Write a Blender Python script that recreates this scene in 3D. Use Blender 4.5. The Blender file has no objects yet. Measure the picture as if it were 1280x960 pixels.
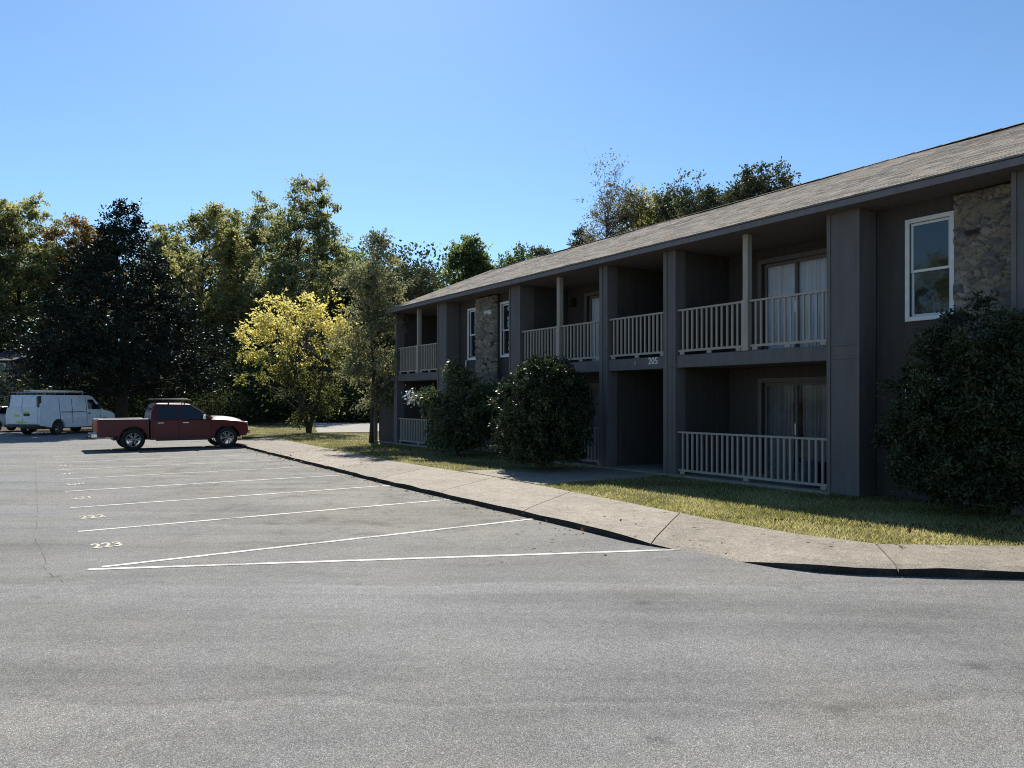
import bpy, bmesh, math, random
import numpy as np
from mathutils import Vector, Matrix

# ------------------------------------------------------------------ camera, sky, sun, exposure
sc = bpy.context.scene
col = sc.collection
R = math.radians
YAW = 32.7
F = 960.0
CAMZ = 1.7
HOR = 500.0
cd = bpy.data.cameras.new('camera')
cam = bpy.data.objects.new('camera', cd)
col.objects.link(cam)
cam.location = (0, 0, CAMZ)
cam.rotation_euler = (R(90), 0, R(-YAW))
cd.sensor_width = 36.0
cd.lens = 36.0 * F / 1280.0
cd.shift_y = 20.0 / 1280.0
cd.clip_start = 0.05
cd.clip_end = 3000
sc.camera = cam

SUN_AZ = math.degrees(math.atan2(0.40, 1.0))      # clockwise from +Y
SUN_EL = 42.5
w = bpy.data.worlds.new('World')
sc.world = w
w.use_nodes = True
wt = w.node_tree
sky = wt.nodes.new('ShaderNodeTexSky')
sky.sky_type = 'NISHITA'
sky.sun_disc = False
sky.sun_elevation = R(SUN_EL)
sky.sun_rotation = R(SUN_AZ)
sky.altitude = 200
sky.air_density = 1.0
sky.dust_density = 0.25
sky.ozone_density = 3.0
bg = wt.nodes['Background']
bg.inputs['Strength'].default_value = 0.085
tn = wt.nodes.new('ShaderNodeMix'); tn.data_type = 'RGBA'; tn.blend_type = 'MULTIPLY'
tn.inputs[0].default_value = 1.0; tn.inputs[7].default_value = (0.74, 0.92, 1.03, 1)      # the phone's cooler white balance
wt.links.new(sky.outputs[0], tn.inputs[6]); wt.links.new(tn.outputs[2], bg.inputs[0])

sl = bpy.data.lights.new('sun', 'SUN')
sl.energy = 5.0
sl.angle = R(0.53)
sl.color = (1.0, 0.955, 0.88)
sun = bpy.data.objects.new('sun', sl)
col.objects.link(sun)
_d = Vector((math.sin(R(SUN_AZ)) * math.cos(R(SUN_EL)), math.cos(R(SUN_AZ)) * math.cos(R(SUN_EL)), math.sin(R(SUN_EL))))
sun.rotation_euler = (-_d).to_track_quat('-Z', 'Y').to_euler()
sun.location = _d * 60
vs = sc.view_settings
vs.view_transform = 'Standard'
vs.look = 'None'
vs.gamma = 1.0
vs.exposure = 0.72
vs.use_curve_mapping = False
sc.cycles.max_bounces = 8
sc.cycles.transparent_max_bounces = 12
sc.cycles.caustics_reflective = False
sc.cycles.caustics_refractive = False
sc.cycles.use_denoising = True
sc.cycles.denoising_prefilter = 'NONE'
sc.cycles.filter_width = 1.05

rng = np.random.default_rng(7)
random.seed(7)
CY, SY = math.cos(R(YAW)), math.sin(R(YAW))


def cw(xc, zc, z=0.0):
    """camera-frame ground coordinates (right, forward) to world"""
    return Vector((SY * zc + CY * xc, CY * zc - SY * xc, z))


def px(x, y, z=0.0):
    """where the ray through a photo pixel meets the height z"""
    zc = F * (CAMZ - z) / (y - HOR)
    return cw((x - 640.0) / F * zc, zc, z)


def pz(x, zc, z=0.0):
    return cw((x - 640.0) / F * zc, zc, z)


def ztop(y, zc):
    return CAMZ + (HOR - y) / F * zc


# ------------------------------------------------------------------ helpers
def tag(o, label=None, cat=None, group=None, kind=None):
    if label: o['label'] = label
    if cat: o['category'] = cat
    if group: o['group'] = group
    if kind: o['kind'] = kind
    return o


def empty(name, loc=(0, 0, 0), rz=0.0):
    o = bpy.data.objects.new(name, None)
    o.empty_display_size = 0.3
    o.location = loc
    o.rotation_euler = (0, 0, rz)
    col.objects.link(o)
    return o


class MB:
    def __init__(self):
        self.v, self.f, self.m, self.s = [], [], [], []

    def face(self, idx, mi=0, smooth=False):
        self.f.append(tuple(idx)); self.m.append(mi); self.s.append(smooth)

    def poly(self, pts, mi=0):
        b = len(self.v)
        self.v += [tuple(p) for p in pts]
        self.face(range(b, b + len(pts)), mi)

    def box(self, x0, y0, z0, x1, y1, z1, mi=0, M=None):
        b = len(self.v)
        P = [(x0, y0, z0), (x1, y0, z0), (x1, y1, z0), (x0, y1, z0), (x0, y0, z1), (x1, y0, z1), (x1, y1, z1), (x0, y1, z1)]
        if M is not None: P = [tuple(M @ Vector(p)) for p in P]
        self.v += P
        for q in ((0, 3, 2, 1), (4, 5, 6, 7), (0, 1, 5, 4), (1, 2, 6, 5), (2, 3, 7, 6), (3, 0, 4, 7)):
            self.face([b + i for i in q], mi)

    def prism(self, poly, axis, a, b_, mi=0):
        """2D polygon extruded along axis ('y' uses (x,z); 'z' uses (x,y))"""
        n = len(poly); b = len(self.v)
        for t in (a, b_):
            for p in poly:
                self.v.append((p[0], t, p[1]) if axis == 'y' else (p[0], p[1], t) if axis == 'z' else (t, p[0], p[1]))
        self.face([b + i for i in range(n)], mi)
        self.face([b + n + i for i in reversed(range(n))], mi)
        for i in range(n):
            j = (i + 1) % n
            self.face((b + i, b + n + i, b + n + j, b + j), mi)

    def tube(self, pts, rad, n=6, mi=0, smooth=True, cap=True):
        pts = [Vector(p) for p in pts]
        if not isinstance(rad, (list, tuple)): rad = [rad] * len(pts)
        b = len(self.v)
        up = Vector((0, 0, 1))
        for i, p in enumerate(pts):
            d = (pts[min(i + 1, len(pts) - 1)] - pts[max(i - 1, 0)])
            d = d.normalized() if d.length > 1e-9 else up
            a = d.cross(up if abs(d.z) < 0.95 else Vector((1, 0, 0))).normalized()
            c = d.cross(a)
            for k in range(n):
                t = 2 * math.pi * k / n
                self.v.append(tuple(p + (a * math.cos(t) + c * math.sin(t)) * rad[i]))
        for i in range(len(pts) - 1):
            for k in range(n):
                k2 = (k + 1) % n
                self.face((b + i * n + k, b + (i + 1) * n + k, b + (i + 1) * n + k2, b + i * n + k2), mi, smooth)
        if cap:
            self.face([b + k for k in range(n)], mi)
            e = b + (len(pts) - 1) * n
            self.face([e + k for k in reversed(range(n))], mi)

    def lathe(self, prof, n=24, axis='y', mi=0, smooth=True, closed=True):
        """profile of (offset along axis, radius)"""
        b = len(self.v)
        for (o, r) in prof:
            for k in range(n):
                t = 2 * math.pi * k / n
                self.v.append((r * math.cos(t), o, r * math.sin(t)) if axis == 'y' else (r * math.cos(t), r * math.sin(t), o))
        m = len(prof)
        for i in range(m - 1 + (1 if closed else 0)):
            i2 = (i + 1) % m
            for k in range(n):
                k2 = (k + 1) % n
                self.face((b + i * n + k, b + i2 * n + k, b + i2 * n + k2, b + i * n + k2), mi, smooth)
        if not closed:
            self.face([b + k for k in range(n)], mi)
            self.face([b + (m - 1) * n + k for k in reversed(range(n))], mi)

    def build(self, name, mat, parent=None, bevel=0.0, fix=True, seg=2):
        me = bpy.data.meshes.new(name)
        me.from_pydata(self.v, [], self.f)
        for p, mi, s in zip(me.polygons, self.m, self.s):
            p.material_index = mi; p.use_smooth = s
        for m_ in (mat if isinstance(mat, (list, tuple)) else [mat]): me.materials.append(m_)
        if fix:
            bm = bmesh.new(); bm.from_mesh(me)
            bmesh.ops.recalc_face_normals(bm, faces=bm.faces)
            bm.to_mesh(me); bm.free()
        o = bpy.data.objects.new(name, me)
        col.objects.link(o)
        if parent is not None: o.parent = parent
        if bevel > 0:
            md = o.modifiers.new('bevel', 'BEVEL')
            md.width = bevel; md.segments = seg; md.limit_method = 'ANGLE'; md.angle_limit = R(35)
        return o


def np_mesh(name, V, Q, mat, parent=None, attrs=None, smooth=False):
    """quads (or tris) from numpy arrays"""
    me = bpy.data.meshes.new(name)
    k = Q.shape[1]
    me.vertices.add(len(V)); me.vertices.foreach_set('co', np.ascontiguousarray(V, dtype=np.float32).ravel())
    me.loops.add(Q.size); me.loops.foreach_set('vertex_index', np.ascontiguousarray(Q, dtype=np.int32).ravel())
    me.polygons.add(len(Q)); me.polygons.foreach_set('loop_start', np.arange(0, Q.size, k, dtype=np.int32))
    if smooth: me.polygons.foreach_set('use_smooth', np.ones(len(Q), dtype=bool))
    me.update(calc_edges=True)
    for an, arr in (attrs or {}).items():
        if arr.ndim == 1:
            a = me.attributes.new(an, 'FLOAT', 'POINT'); a.data.foreach_set('value', arr.astype(np.float32))
        else:
            a = me.attributes.new(an, 'FLOAT_COLOR', 'POINT'); a.data.foreach_set('color', arr.astype(np.float32).ravel())
    me.materials.append(mat)
    o = bpy.data.objects.new(name, me)
    col.objects.link(o)
    if parent is not None: o.parent = parent
    return o


# ------------------------------------------------------------------ materials
class NT:
    def __init__(self, name):
        self.mat = bpy.data.materials.new(name)
        self.mat.use_nodes = True
        self.t = self.mat.node_tree
        self.b = self.t.nodes['Principled BSDF']
        self.out = self.t.nodes['Material Output']

    def n(self, typ, **kw):
        nd = self.t.nodes.new(typ)
        for k, v in kw.items(): setattr(nd, k, v)
        return nd

    def l(self, a, b): self.t.links.new(a, b)

    def coord(self): return self.n('ShaderNodeTexCoord').outputs['Object']

    def noise(self, vec, scale, detail=4, rough=0.55, out='Fac', dist=0.0):
        nd = self.n('ShaderNodeTexNoise')
        nd.inputs['Scale'].default_value = scale; nd.inputs['Detail'].default_value = detail
        nd.inputs['Roughness'].default_value = rough; nd.inputs['Distortion'].default_value = dist
        if vec is not None: self.l(vec, nd.inputs['Vector'])
        return nd.outputs[out]

    def ramp(self, fac, stops, interp='LINEAR'):
        nd = self.n('ShaderNodeValToRGB'); cr = nd.color_ramp; cr.interpolation = interp
        while len(cr.elements) < len(stops): cr.elements.new(0.5)
        for e, (p, c) in zip(cr.elements, stops):
            e.position = p
            e.color = (c, c, c, 1) if not isinstance(c, (tuple, list)) else (*c, 1)
        self.l(fac, nd.inputs[0])
        return nd.outputs[0]

    def mix(self, fac, a, b, mode='MIX'):
        nd = self.n('ShaderNodeMix', data_type='RGBA', blend_type=mode)
        for s, v in ((0, fac), (6, a), (7, b)):
            if hasattr(v, 'links'): self.l(v, nd.inputs[s])
            elif isinstance(v, (int, float)) and s == 0: nd.inputs[0].default_value = v
            else: nd.inputs[s].default_value = (*v, 1) if isinstance(v, (tuple, list)) else (v, v, v, 1)
        return nd.outputs[2]

    def math(self, op, a, b=None, c=None, clamp=False):
        nd = self.n('ShaderNodeMath', operation=op); nd.use_clamp = clamp
        for i, v in enumerate((a, b, c)):
            if v is None: continue
            if hasattr(v, 'links'): self.l(v, nd.inputs[i])
            else: nd.inputs[i].default_value = v
        return nd.outputs[0]

    def bump(self, h, strength=0.3, dist=0.01):
        nd = self.n('ShaderNodeBump'); nd.inputs['Strength'].default_value = strength; nd.inputs['Distance'].default_value = dist
        self.l(h, nd.inputs['Height']); self.l(nd.outputs[0], self.b.inputs['Normal'])

    def base(self, c):
        if hasattr(c, 'links'): self.l(c, self.b.inputs['Base Color'])
        else: self.b.inputs['Base Color'].default_value = (*c, 1)

    def set(self, **kw):
        for k, v in kw.items(): self.b.inputs[k.replace('_', ' ')].default_value = v
        return self.mat


def simple(name, c, rough=0.6, metal=0.0, var=0.12, scale=6.0, bump=0.0, spec=0.5, coat=0.0):
    t = NT(name)
    n_ = t.noise(t.coord(), scale, 5)
    k = t.ramp(n_, [(0.3, 1 - var), (0.7, 1 + var)])
    t.base(t.mix(1.0, c, k, 'MULTIPLY'))
    if bump: t.bump(t.noise(t.coord(), scale * 12, 3), bump, 0.004)
    t.b.inputs['Roughness'].default_value = rough
    t.b.inputs['Metallic'].default_value = metal
    t.b.inputs['Specular IOR Level'].default_value = spec
    t.b.inputs['Coat Weight'].default_value = coat
    return t.mat


def m_asphalt():
    t = NT('asphalt')
    co = t.coord()
    vo = t.n('ShaderNodeTexVoronoi'); vo.inputs['Scale'].default_value = 215
    t.l(co, vo.inputs['Vector'])
    sep = t.n('ShaderNodeSeparateColor'); t.l(vo.outputs['Color'], sep.inputs[0])
    agg = t.ramp(sep.outputs[0], [(0.0, 0.38), (0.3, 0.75), (0.7, 1.08), (0.9, 1.55), (1.0, 2.3)])
    fine = t.ramp(t.noise(co, 260, 2), [(0.35, 0.7), (0.65, 1.3)])
    med = t.ramp(t.noise(co, 9, 5, 0.65), [(0.3, 0.88), (0.7, 1.1)])
    big = t.ramp(t.noise(co, 0.5, 5, 0.6, dist=0.4), [(0.3, 0.82), (0.5, 1.0), (0.72, 1.13)])
    # streaks along the drive lane and the paving seam ahead of the kerb corner
    sx = t.n('ShaderNodeSeparateXYZ'); t.l(co, sx.inputs[0])
    wob = t.noise(co, 0.55, 4)
    zc = t.math('ADD', t.math('MULTIPLY', sx.outputs[0], SY), t.math('MULTIPLY', sx.outputs[1], CY))
    zw = t.math('ADD', zc, t.math('MULTIPLY', t.math('SUBTRACT', wob, 0.5), 0.7))
    seam = t.ramp(t.math('MULTIPLY', zw, 0.1), [(0.0, 1.05), (0.457, 1.06), (0.463, 0.76), (0.472, 0.88), (0.6, 0.99), (0.735, 1.03), (0.742, 1.14), (0.75, 0.97)])
    base = t.mix(1.0, (0.174, 0.169, 0.157), agg, 'MULTIPLY')
    xc = t.math('SUBTRACT', t.math('MULTIPLY', sx.outputs[0], CY), t.math('MULTIPLY', sx.outputs[1], SY))
    cv = t.n('ShaderNodeCombineXYZ'); t.l(t.math('MULTIPLY', zc, 1.5), cv.inputs[0]); t.l(t.math('MULTIPLY', xc, 0.16), cv.inputs[1])
    wear = t.ramp(t.noise(cv.outputs[0], 1.0, 5, 0.6, dist=0.5), [(0.34, 0.78), (0.5, 1.0), (0.66, 1.14)])
    spots = t.n('ShaderNodeTexVoronoi'); spots.inputs['Scale'].default_value = 1.1; t.l(co, spots.inputs['Vector'])
    oil = t.ramp(t.math('ADD', spots.outputs['Distance'], t.math('MULTIPLY', t.noise(co, 14, 4), 0.16)), [(0.1, 0.62), (0.16, 0.85), (0.2, 1.0)])
    for k in (fine, med, big, seam, wear, oil): base = t.mix(1.0, base, k, 'MULTIPLY')
    tone = t.ramp(t.noise(co, 0.28, 4, 0.6, dist=0.5), [(0.38, (0.97, 0.99, 1.02)), (0.5, (1.0, 1.0, 1.0)), (0.62, (1.03, 1.01, 0.95))])
    base = t.mix(1.0, base, tone, 'MULTIPLY')
    # worn, browner film with dark drips inside the stalls
    st = t.math('MULTIPLY', t.ramp(t.math('MULTIPLY', sx.outputs[0], 0.1), [(0.1, 0), (0.3, 1), (0.72, 1), (0.76, 0)]),
                t.ramp(t.math('MULTIPLY', sx.outputs[1], 0.02), [(0.15, 0), (0.2, 1), (0.7, 1), (0.75, 0)]))
    base = t.mix(t.math('MULTIPLY', st, 0.65), base, t.mix(1.0, base, (1.03, 0.97, 0.84), 'MULTIPLY'))
    dr = t.ramp(t.noise(co, 1.3, 5, 0.7, dist=0.4), [(0.5, 0.0), (0.63, 1.0)])
    base = t.mix(t.math('MULTIPLY', t.math('MULTIPLY', dr, st), 0.7), base, t.mix(1.0, base, (0.45, 0.44, 0.42), 'MULTIPLY'))
    t.base(base)
    t.bump(t.math('ADD', sep.outputs[1], t.noise(co, 120, 3)), 0.55, 0.006)
    return t.set(Roughness=0.85, Specular_IOR_Level=0.25)


def m_linepaint(c=(0.58, 0.565, 0.50), wear=0.0):
    t = NT('line_paint')
    co = t.coord()
    f = t.math('ADD', t.math('MULTIPLY', t.noise(co, 2.2, 3), 0.5), t.math('MULTIPLY', t.noise(co, 38, 4, 0.7), 0.5))
    t.base(t.mix(t.ramp(f, [(0.37 + wear, 0.0), (0.45 + wear, 0.7), (0.55 + wear, 1.0)]), (0.17, 0.166, 0.155), c))
    return t.set(Roughness=0.8, Specular_IOR_Level=0.2)


def m_walk():
    t = NT('aggregate_concrete')
    co = t.coord()
    vo = t.n('ShaderNodeTexVoronoi'); vo.inputs['Scale'].default_value = 85
    t.l(co, vo.inputs['Vector'])
    sep = t.n('ShaderNodeSeparateColor'); t.l(vo.outputs['Color'], sep.inputs[0])
    agg = t.ramp(sep.outputs[0], [(0, 0.6), (0.5, 1.0), (1, 1.35)])
    big = t.ramp(t.noise(co, 1.3, 6, 0.65), [(0.3, 0.78), (0.7, 1.12)])
    dirt = t.ramp(t.noise(co, 5, 6, 0.7), [(0.35, 0.85), (0.6, 1.05)])
    c = t.mix(1.0, (0.292, 0.255, 0.202), agg, 'MULTIPLY')
    c = t.mix(1.0, c, big, 'MULTIPLY'); c = t.mix(1.0, c, dirt, 'MULTIPLY')
    at = t.n('ShaderNodeAttribute', attribute_name='tint')
    c = t.mix(1.0, c, t.math('ADD', at.outputs['Fac'], 1.0), 'MULTIPLY')
    spot = t.ramp(t.noise(co, 2.6, 5, 0.75, dist=0.6), [(0.56, 1.0), (0.66, 0.72)])
    c = t.mix(1.0, c, spot, 'MULTIPLY')
    t.base(c)
    t.bump(sep.outputs[1], 0.35, 0.004)
    return t.set(Roughness=0.9, Specular_IOR_Level=0.2)


def m_soil(name, cols, s=3.0):
    t = NT(name)
    co = t.coord()
    f = t.math('ADD', t.math('MULTIPLY', t.noise(co, s, 6, 0.7), 0.6), t.math('MULTIPLY', t.noise(co, s * 14, 4, 0.7), 0.4))
    t.base(t.ramp(f, [(0.3 + 0.4 * i / (len(cols) - 1), c) for i, c in enumerate(cols)]))
    t.bump(t.noise(co, 40, 4), 0.5, 0.02)
    return t.set(Roughness=1.0, Specular_IOR_Level=0.1)


def m_paint_wall(name, c, groove=0.0):
    t = NT(name)
    co = t.coord()
    mp = t.n('ShaderNodeMapping'); mp.inputs['Scale'].default_value = (3, 3, 0.5); t.l(co, mp.inputs[0])
    k = t.ramp(t.noise(mp.outputs[0], 2.0, 6, 0.65), [(0.3, 0.84), (0.7, 1.12)])
    k2 = t.ramp(t.noise(co, 30, 4, 0.7), [(0.3, 0.93), (0.7, 1.06)])
    b = t.mix(1.0, t.mix(1.0, c, k, 'MULTIPLY'), k2, 'MULTIPLY')
    t.base(b)
    if groove:
        sx = t.n('ShaderNodeSeparateXYZ'); t.l(co, sx.inputs[0])
        g = t.math('FRACT', t.math('MULTIPLY', t.math('ADD', sx.outputs[0], sx.outputs[1]), 1 / groove))
        h = t.ramp(g, [(0.0, 0.0), (0.06, 0.0), (0.09, 1.0), (1.0, 1.0)])
        t.bump(h, 0.5, 0.01)
    else:
        t.bump(t.noise(co, 60, 4), 0.15, 0.004)
    return t.set(Roughness=0.75, Specular_IOR_Level=0.3)


def m_shingle():
    t = NT('shingles')
    co = t.coord()
    g = t.n('ShaderNodeNewGeometry')
    f = t.math('ADD', t.math('MULTIPLY', g.outputs['Random Per Island'], 0.8), t.math('MULTIPLY', t.noise(co, 1.3, 3), 0.2))
    c = t.ramp(f, [(0.1, (0.15, 0.136, 0.115)), (0.3, (0.19, 0.172, 0.145)), (0.5, (0.24, 0.215, 0.177)), (0.68, (0.285, 0.25, 0.20)), (0.82, (0.29, 0.20, 0.135)), (0.9, (0.26, 0.245, 0.215))])
    c = t.mix(1.0, c, t.ramp(t.noise(co, 110, 2), [(0.3, 0.6), (0.7, 1.4)]), 'MULTIPLY')
    t.base(c)
    t.bump(t.noise(co, 140, 2), 0.5, 0.004)
    return t.set(Roughness=0.95, Specular_IOR_Level=0.1)


def m_stone():
    t = NT('field_stone')
    at = t.n('ShaderNodeAttribute', attribute_name='tint')
    co = t.coord()
    k = t.ramp(t.noise(co, 14, 6, 0.7), [(0.3, 0.65), (0.7, 1.25)])
    t.base(t.mix(1.0, at.outputs['Color'], k, 'MULTIPLY'))
    t.bump(t.noise(co, 35, 5, 0.7), 0.7, 0.015)
    return t.set(Roughness=0.9, Specular_IOR_Level=0.2)


def m_leaf(name, cols, transl=0.38, gloss=0.55, spec=0.3, boost=1.6, rw=0.5):
    t = NT(name)
    g = t.n('ShaderNodeNewGeometry')
    at = t.n('ShaderNodeAttribute', attribute_name='tint')
    f = t.math('ADD', t.math('MULTIPLY', g.outputs['Random Per Island'], rw), t.math('MULTIPLY', at.outputs['Fac'], 1 - rw))
    n = len(cols)
    c = t.ramp(f, [(0.12 + 0.76 * i / (n - 1), cc) for i, cc in enumerate(cols)])
    t.base(c)
    t.b.inputs['Roughness'].default_value = gloss
    t.b.inputs['Specular IOR Level'].default_value = spec
    tr = t.n('ShaderNodeBsdfTranslucent')
    t.l(t.mix(1.0, c, (boost * 0.97, boost, boost * 0.78), 'MULTIPLY'), tr.inputs['Color'])
    ms = t.n('ShaderNodeMixShader'); ms.inputs[0].default_value = transl
    t.l(t.b.outputs[0], ms.inputs[1]); t.l(tr.outputs[0], ms.inputs[2]); t.l(ms.outputs[0], t.out.inputs['Surface'])
    return t.mat


def m_bark(name, c):
    t = NT(name)
    co = t.coord()
    mp = t.n('ShaderNodeMapping'); mp.inputs['Scale'].default_value = (8, 8, 1.5); t.l(co, mp.inputs[0])
    f = t.noise(mp.outputs[0], 3, 6, 0.7)
    t.base(t.mix(1.0, c, t.ramp(f, [(0.3, 0.5), (0.7, 1.4)]), 'MULTIPLY'))
    t.bump(f, 0.8, 0.03)
    return t.set(Roughness=0.95, Specular_IOR_Level=0.1)


def m_glass(name, tint=(0.02, 0.025, 0.03), clear=0.55):
    t = NT(name)
    t.base(tint); t.b.inputs['Roughness'].default_value = 0.04
    t.b.inputs['IOR'].default_value = 1.9
    n_ = t.noise(t.coord(), 1.7, 2)
    t.bump(n_, 0.06, 0.05)
    tr = t.n('ShaderNodeBsdfTransparent')
    ms = t.n('ShaderNodeMixShader'); ms.inputs[0].default_value = clear
    t.l(t.b.outputs[0], ms.inputs[1]); t.l(tr.outputs[0], ms.inputs[2]); t.l(ms.outputs[0], t.out.inputs['Surface'])
    return t.mat


def m_car(name, c, metal=0.3, coat=0.55):
    t = NT(name)
    k = t.ramp(t.noise(t.coord(), 3, 6, 0.7), [(0.3, 0.85), (0.7, 1.1)])
    t.base(t.mix(1.0, c, k, 'MULTIPLY'))
    return t.set(Roughness=0.38, Metallic=metal, Coat_Weight=coat, Specular_IOR_Level=0.3, Coat_Roughness=0.16)


MAT = dict(
    asphalt=m_asphalt(), walk=m_walk(),
    soil=m_soil('lawn_soil', [(0.05, 0.04, 0.025), (0.10, 0.09, 0.04), (0.13, 0.12, 0.055)]),
    litter=m_soil('leaf_litter', [(0.04, 0.03, 0.02), (0.09, 0.07, 0.04), (0.15, 0.11, 0.06)], 1.5),
    drive=m_soil('pale_drive', [(0.25, 0.24, 0.21), (0.33, 0.31, 0.27), (0.4, 0.38, 0.34)], 0.8),
    paint=m_linepaint(), numpaint=m_linepaint((0.50, 0.47, 0.36), 0.05),
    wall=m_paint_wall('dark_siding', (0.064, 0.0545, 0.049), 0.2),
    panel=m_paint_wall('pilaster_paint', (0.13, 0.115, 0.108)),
    trim=m_paint_wall('trim_paint', (0.15, 0.132, 0.12)),
    rail=m_paint_wall('rail_paint', (0.36, 0.312, 0.255)),
    fascia=m_paint_wall('fascia_paint', (0.17, 0.152, 0.15)),
    white=simple('white_vinyl', (0.66, 0.66, 0.64), 0.45, var=0.06),
    shingle=m_shingle(), stone=m_stone(),
    glass=m_glass('window_glass', (0.012, 0.014, 0.016), clear=0.3), door_glass=m_glass('door_glass', clear=0.92),
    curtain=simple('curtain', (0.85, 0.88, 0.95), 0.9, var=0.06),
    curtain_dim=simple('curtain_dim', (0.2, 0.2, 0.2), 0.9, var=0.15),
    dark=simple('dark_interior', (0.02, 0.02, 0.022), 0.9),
    metal=simple('brushed_metal', (0.55, 0.55, 0.56), 0.35, 0.9),
    alloy=simple('dull_alloy', (0.3, 0.3, 0.31), 0.4, 0.7),
    black=simple('black_plastic', (0.015, 0.015, 0.016), 0.5),
    rubber=simple('tyre_rubber', (0.018, 0.018, 0.018), 0.85, bump=0.2),
    red=m_car('red_paint', (0.095, 0.002, 0.007), 0.1, 0.35),
    vanwhite=m_car('van_paint', (0.68, 0.69, 0.71), 0.0),
    silver=m_car('silver_paint', (0.5, 0.54, 0.6), 0.5),
    tint=simple('tinted_glass', (0.008, 0.009, 0.011), 0.05, spec=0.6),
    lens_red=simple('red_lens', (0.45, 0.02, 0.02), 0.15), lens=simple('clear_lens', (0.75, 0.75, 0.75), 0.1, 0.3),
    chrome=simple('chrome', (0.75, 0.75, 0.76), 0.15, 1.0, var=0.02),
    yellowgreen=simple('yellow_green_print', (0.55, 0.62, 0.05), 0.5),
    grass=m_leaf('grass_blade', [(0.10, 0.115, 0.038), (0.21, 0.205, 0.07), (0.37, 0.325, 0.145), (0.49, 0.42, 0.24)], 0.5, 0.6, 0.15, 1.5),
    dryleaf=m_leaf('dry_leaf', [(0.1, 0.05, 0.02), (0.2, 0.11, 0.05), (0.32, 0.2, 0.1)], 0.2, 0.7, 0.2, 1.2),
    magnolia=m_leaf('magnolia_leaf', [(0.010, 0.018, 0.013), (0.016, 0.027, 0.018), (0.024, 0.035, 0.022), (0.045, 0.042, 0.026)], 0.05, 0.5, 0.1, 1.2),
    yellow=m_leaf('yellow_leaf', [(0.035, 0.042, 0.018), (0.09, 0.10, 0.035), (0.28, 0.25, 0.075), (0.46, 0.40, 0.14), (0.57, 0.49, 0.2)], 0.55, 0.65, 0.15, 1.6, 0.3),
    autumn=m_leaf('autumn_leaf', [(0.08, 0.095, 0.045), (0.165, 0.175, 0.08), (0.28, 0.265, 0.12), (0.36, 0.285, 0.14)], 0.55, 0.65, 0.12, 1.7),
    olive=m_leaf('olive_leaf', [(0.068, 0.085, 0.045), (0.14, 0.155, 0.078), (0.24, 0.24, 0.12), (0.32, 0.29, 0.14)], 0.55, 0.65, 0.12, 1.7),
    green=m_leaf('green_leaf', [(0.045, 0.065, 0.028), (0.085, 0.115, 0.042), (0.14, 0.17, 0.06), (0.2, 0.21, 0.08)], 0.5, 0.65, 0.12, 1.6),
    grey=m_leaf('grey_green_leaf', [(0.07, 0.085, 0.052), (0.14, 0.15, 0.09), (0.22, 0.22, 0.125), (0.32, 0.25, 0.13)], 0.42, 0.6, 0.2, 1.5),
    oak=m_leaf('oak_leaf', [(0.035, 0.048, 0.03), (0.07, 0.085, 0.048), (0.115, 0.12, 0.066), (0.15, 0.135, 0.075)], 0.22, 0.6, 0.15, 1.4),
    rust=m_leaf('rust_leaf', [(0.07, 0.06, 0.02), (0.16, 0.11, 0.03), (0.26, 0.15, 0.045), (0.3, 0.13, 0.05)], 0.42, 0.5, 0.3, 1.5),
    pale=m_leaf('pale_leaf', [(0.10, 0.09, 0.06), (0.2, 0.17, 0.12), (0.3, 0.25, 0.19)], 0.3, 0.6, 0.25, 1.2),
    shrub=m_leaf('shrub_leaf', [(0.012, 0.022, 0.012), (0.026, 0.042, 0.018), (0.045, 0.064, 0.028), (0.085, 0.095, 0.045)], 0.15, 0.45, 0.2, 1.4),
    shrub_soft=m_leaf('soft_shrub_leaf', [(0.03, 0.05, 0.022), (0.055, 0.085, 0.035), (0.09, 0.12, 0.05), (0.16, 0.16, 0.07)], 0.3, 0.4, 0.4, 1.4),
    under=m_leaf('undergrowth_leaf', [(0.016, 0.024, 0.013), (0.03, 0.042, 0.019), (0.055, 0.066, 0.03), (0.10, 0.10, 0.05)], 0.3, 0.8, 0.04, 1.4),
    flower=simple('white_petal', (0.75, 0.72, 0.7), 0.6, var=0.05),
    bark=m_bark('bark', (0.075, 0.06, 0.048)), bark_grey=m_bark('grey_bark', (0.12, 0.105, 0.09)),
    crackfill=simple('crack_fill', (0.07, 0.068, 0.064), 0.9),
    kerb_shade=m_soil('painted_kerb_shade', [(0.018, 0.016, 0.014), (0.035, 0.032, 0.028), (0.09, 0.08, 0.07)], 2.0),  # near-black tones that paint the shade onto the kerb face
    blue=simple('blue_plastic', (0.03, 0.042, 0.075), 0.5),
)

# ------------------------------------------------------------------ ground, lot, sidewalk, lawn
ASZ = -0.10
g = MB(); g.poly([(-900, -900, -0.115), (900, -900, -0.115), (900, 1200, -0.115), (-900, 1200, -0.115)])
tag(g.build('ground', MAT['litter']), kind='structure')

lot = MB()
lot_pts = [(-60, -40), (30, -40), (30, 3.0), (13, 3.0), (8.8, 5.2), (8.2, 12), (8.4, 33), (8.2, 40), (2, 50), (-6, 57), (-30, 64), (-60, 60)]
lot.poly([(x, y, ASZ) for x, y in lot_pts])
tag(lot.build('parking_lot', MAT['asphalt']), kind='structure')

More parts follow.
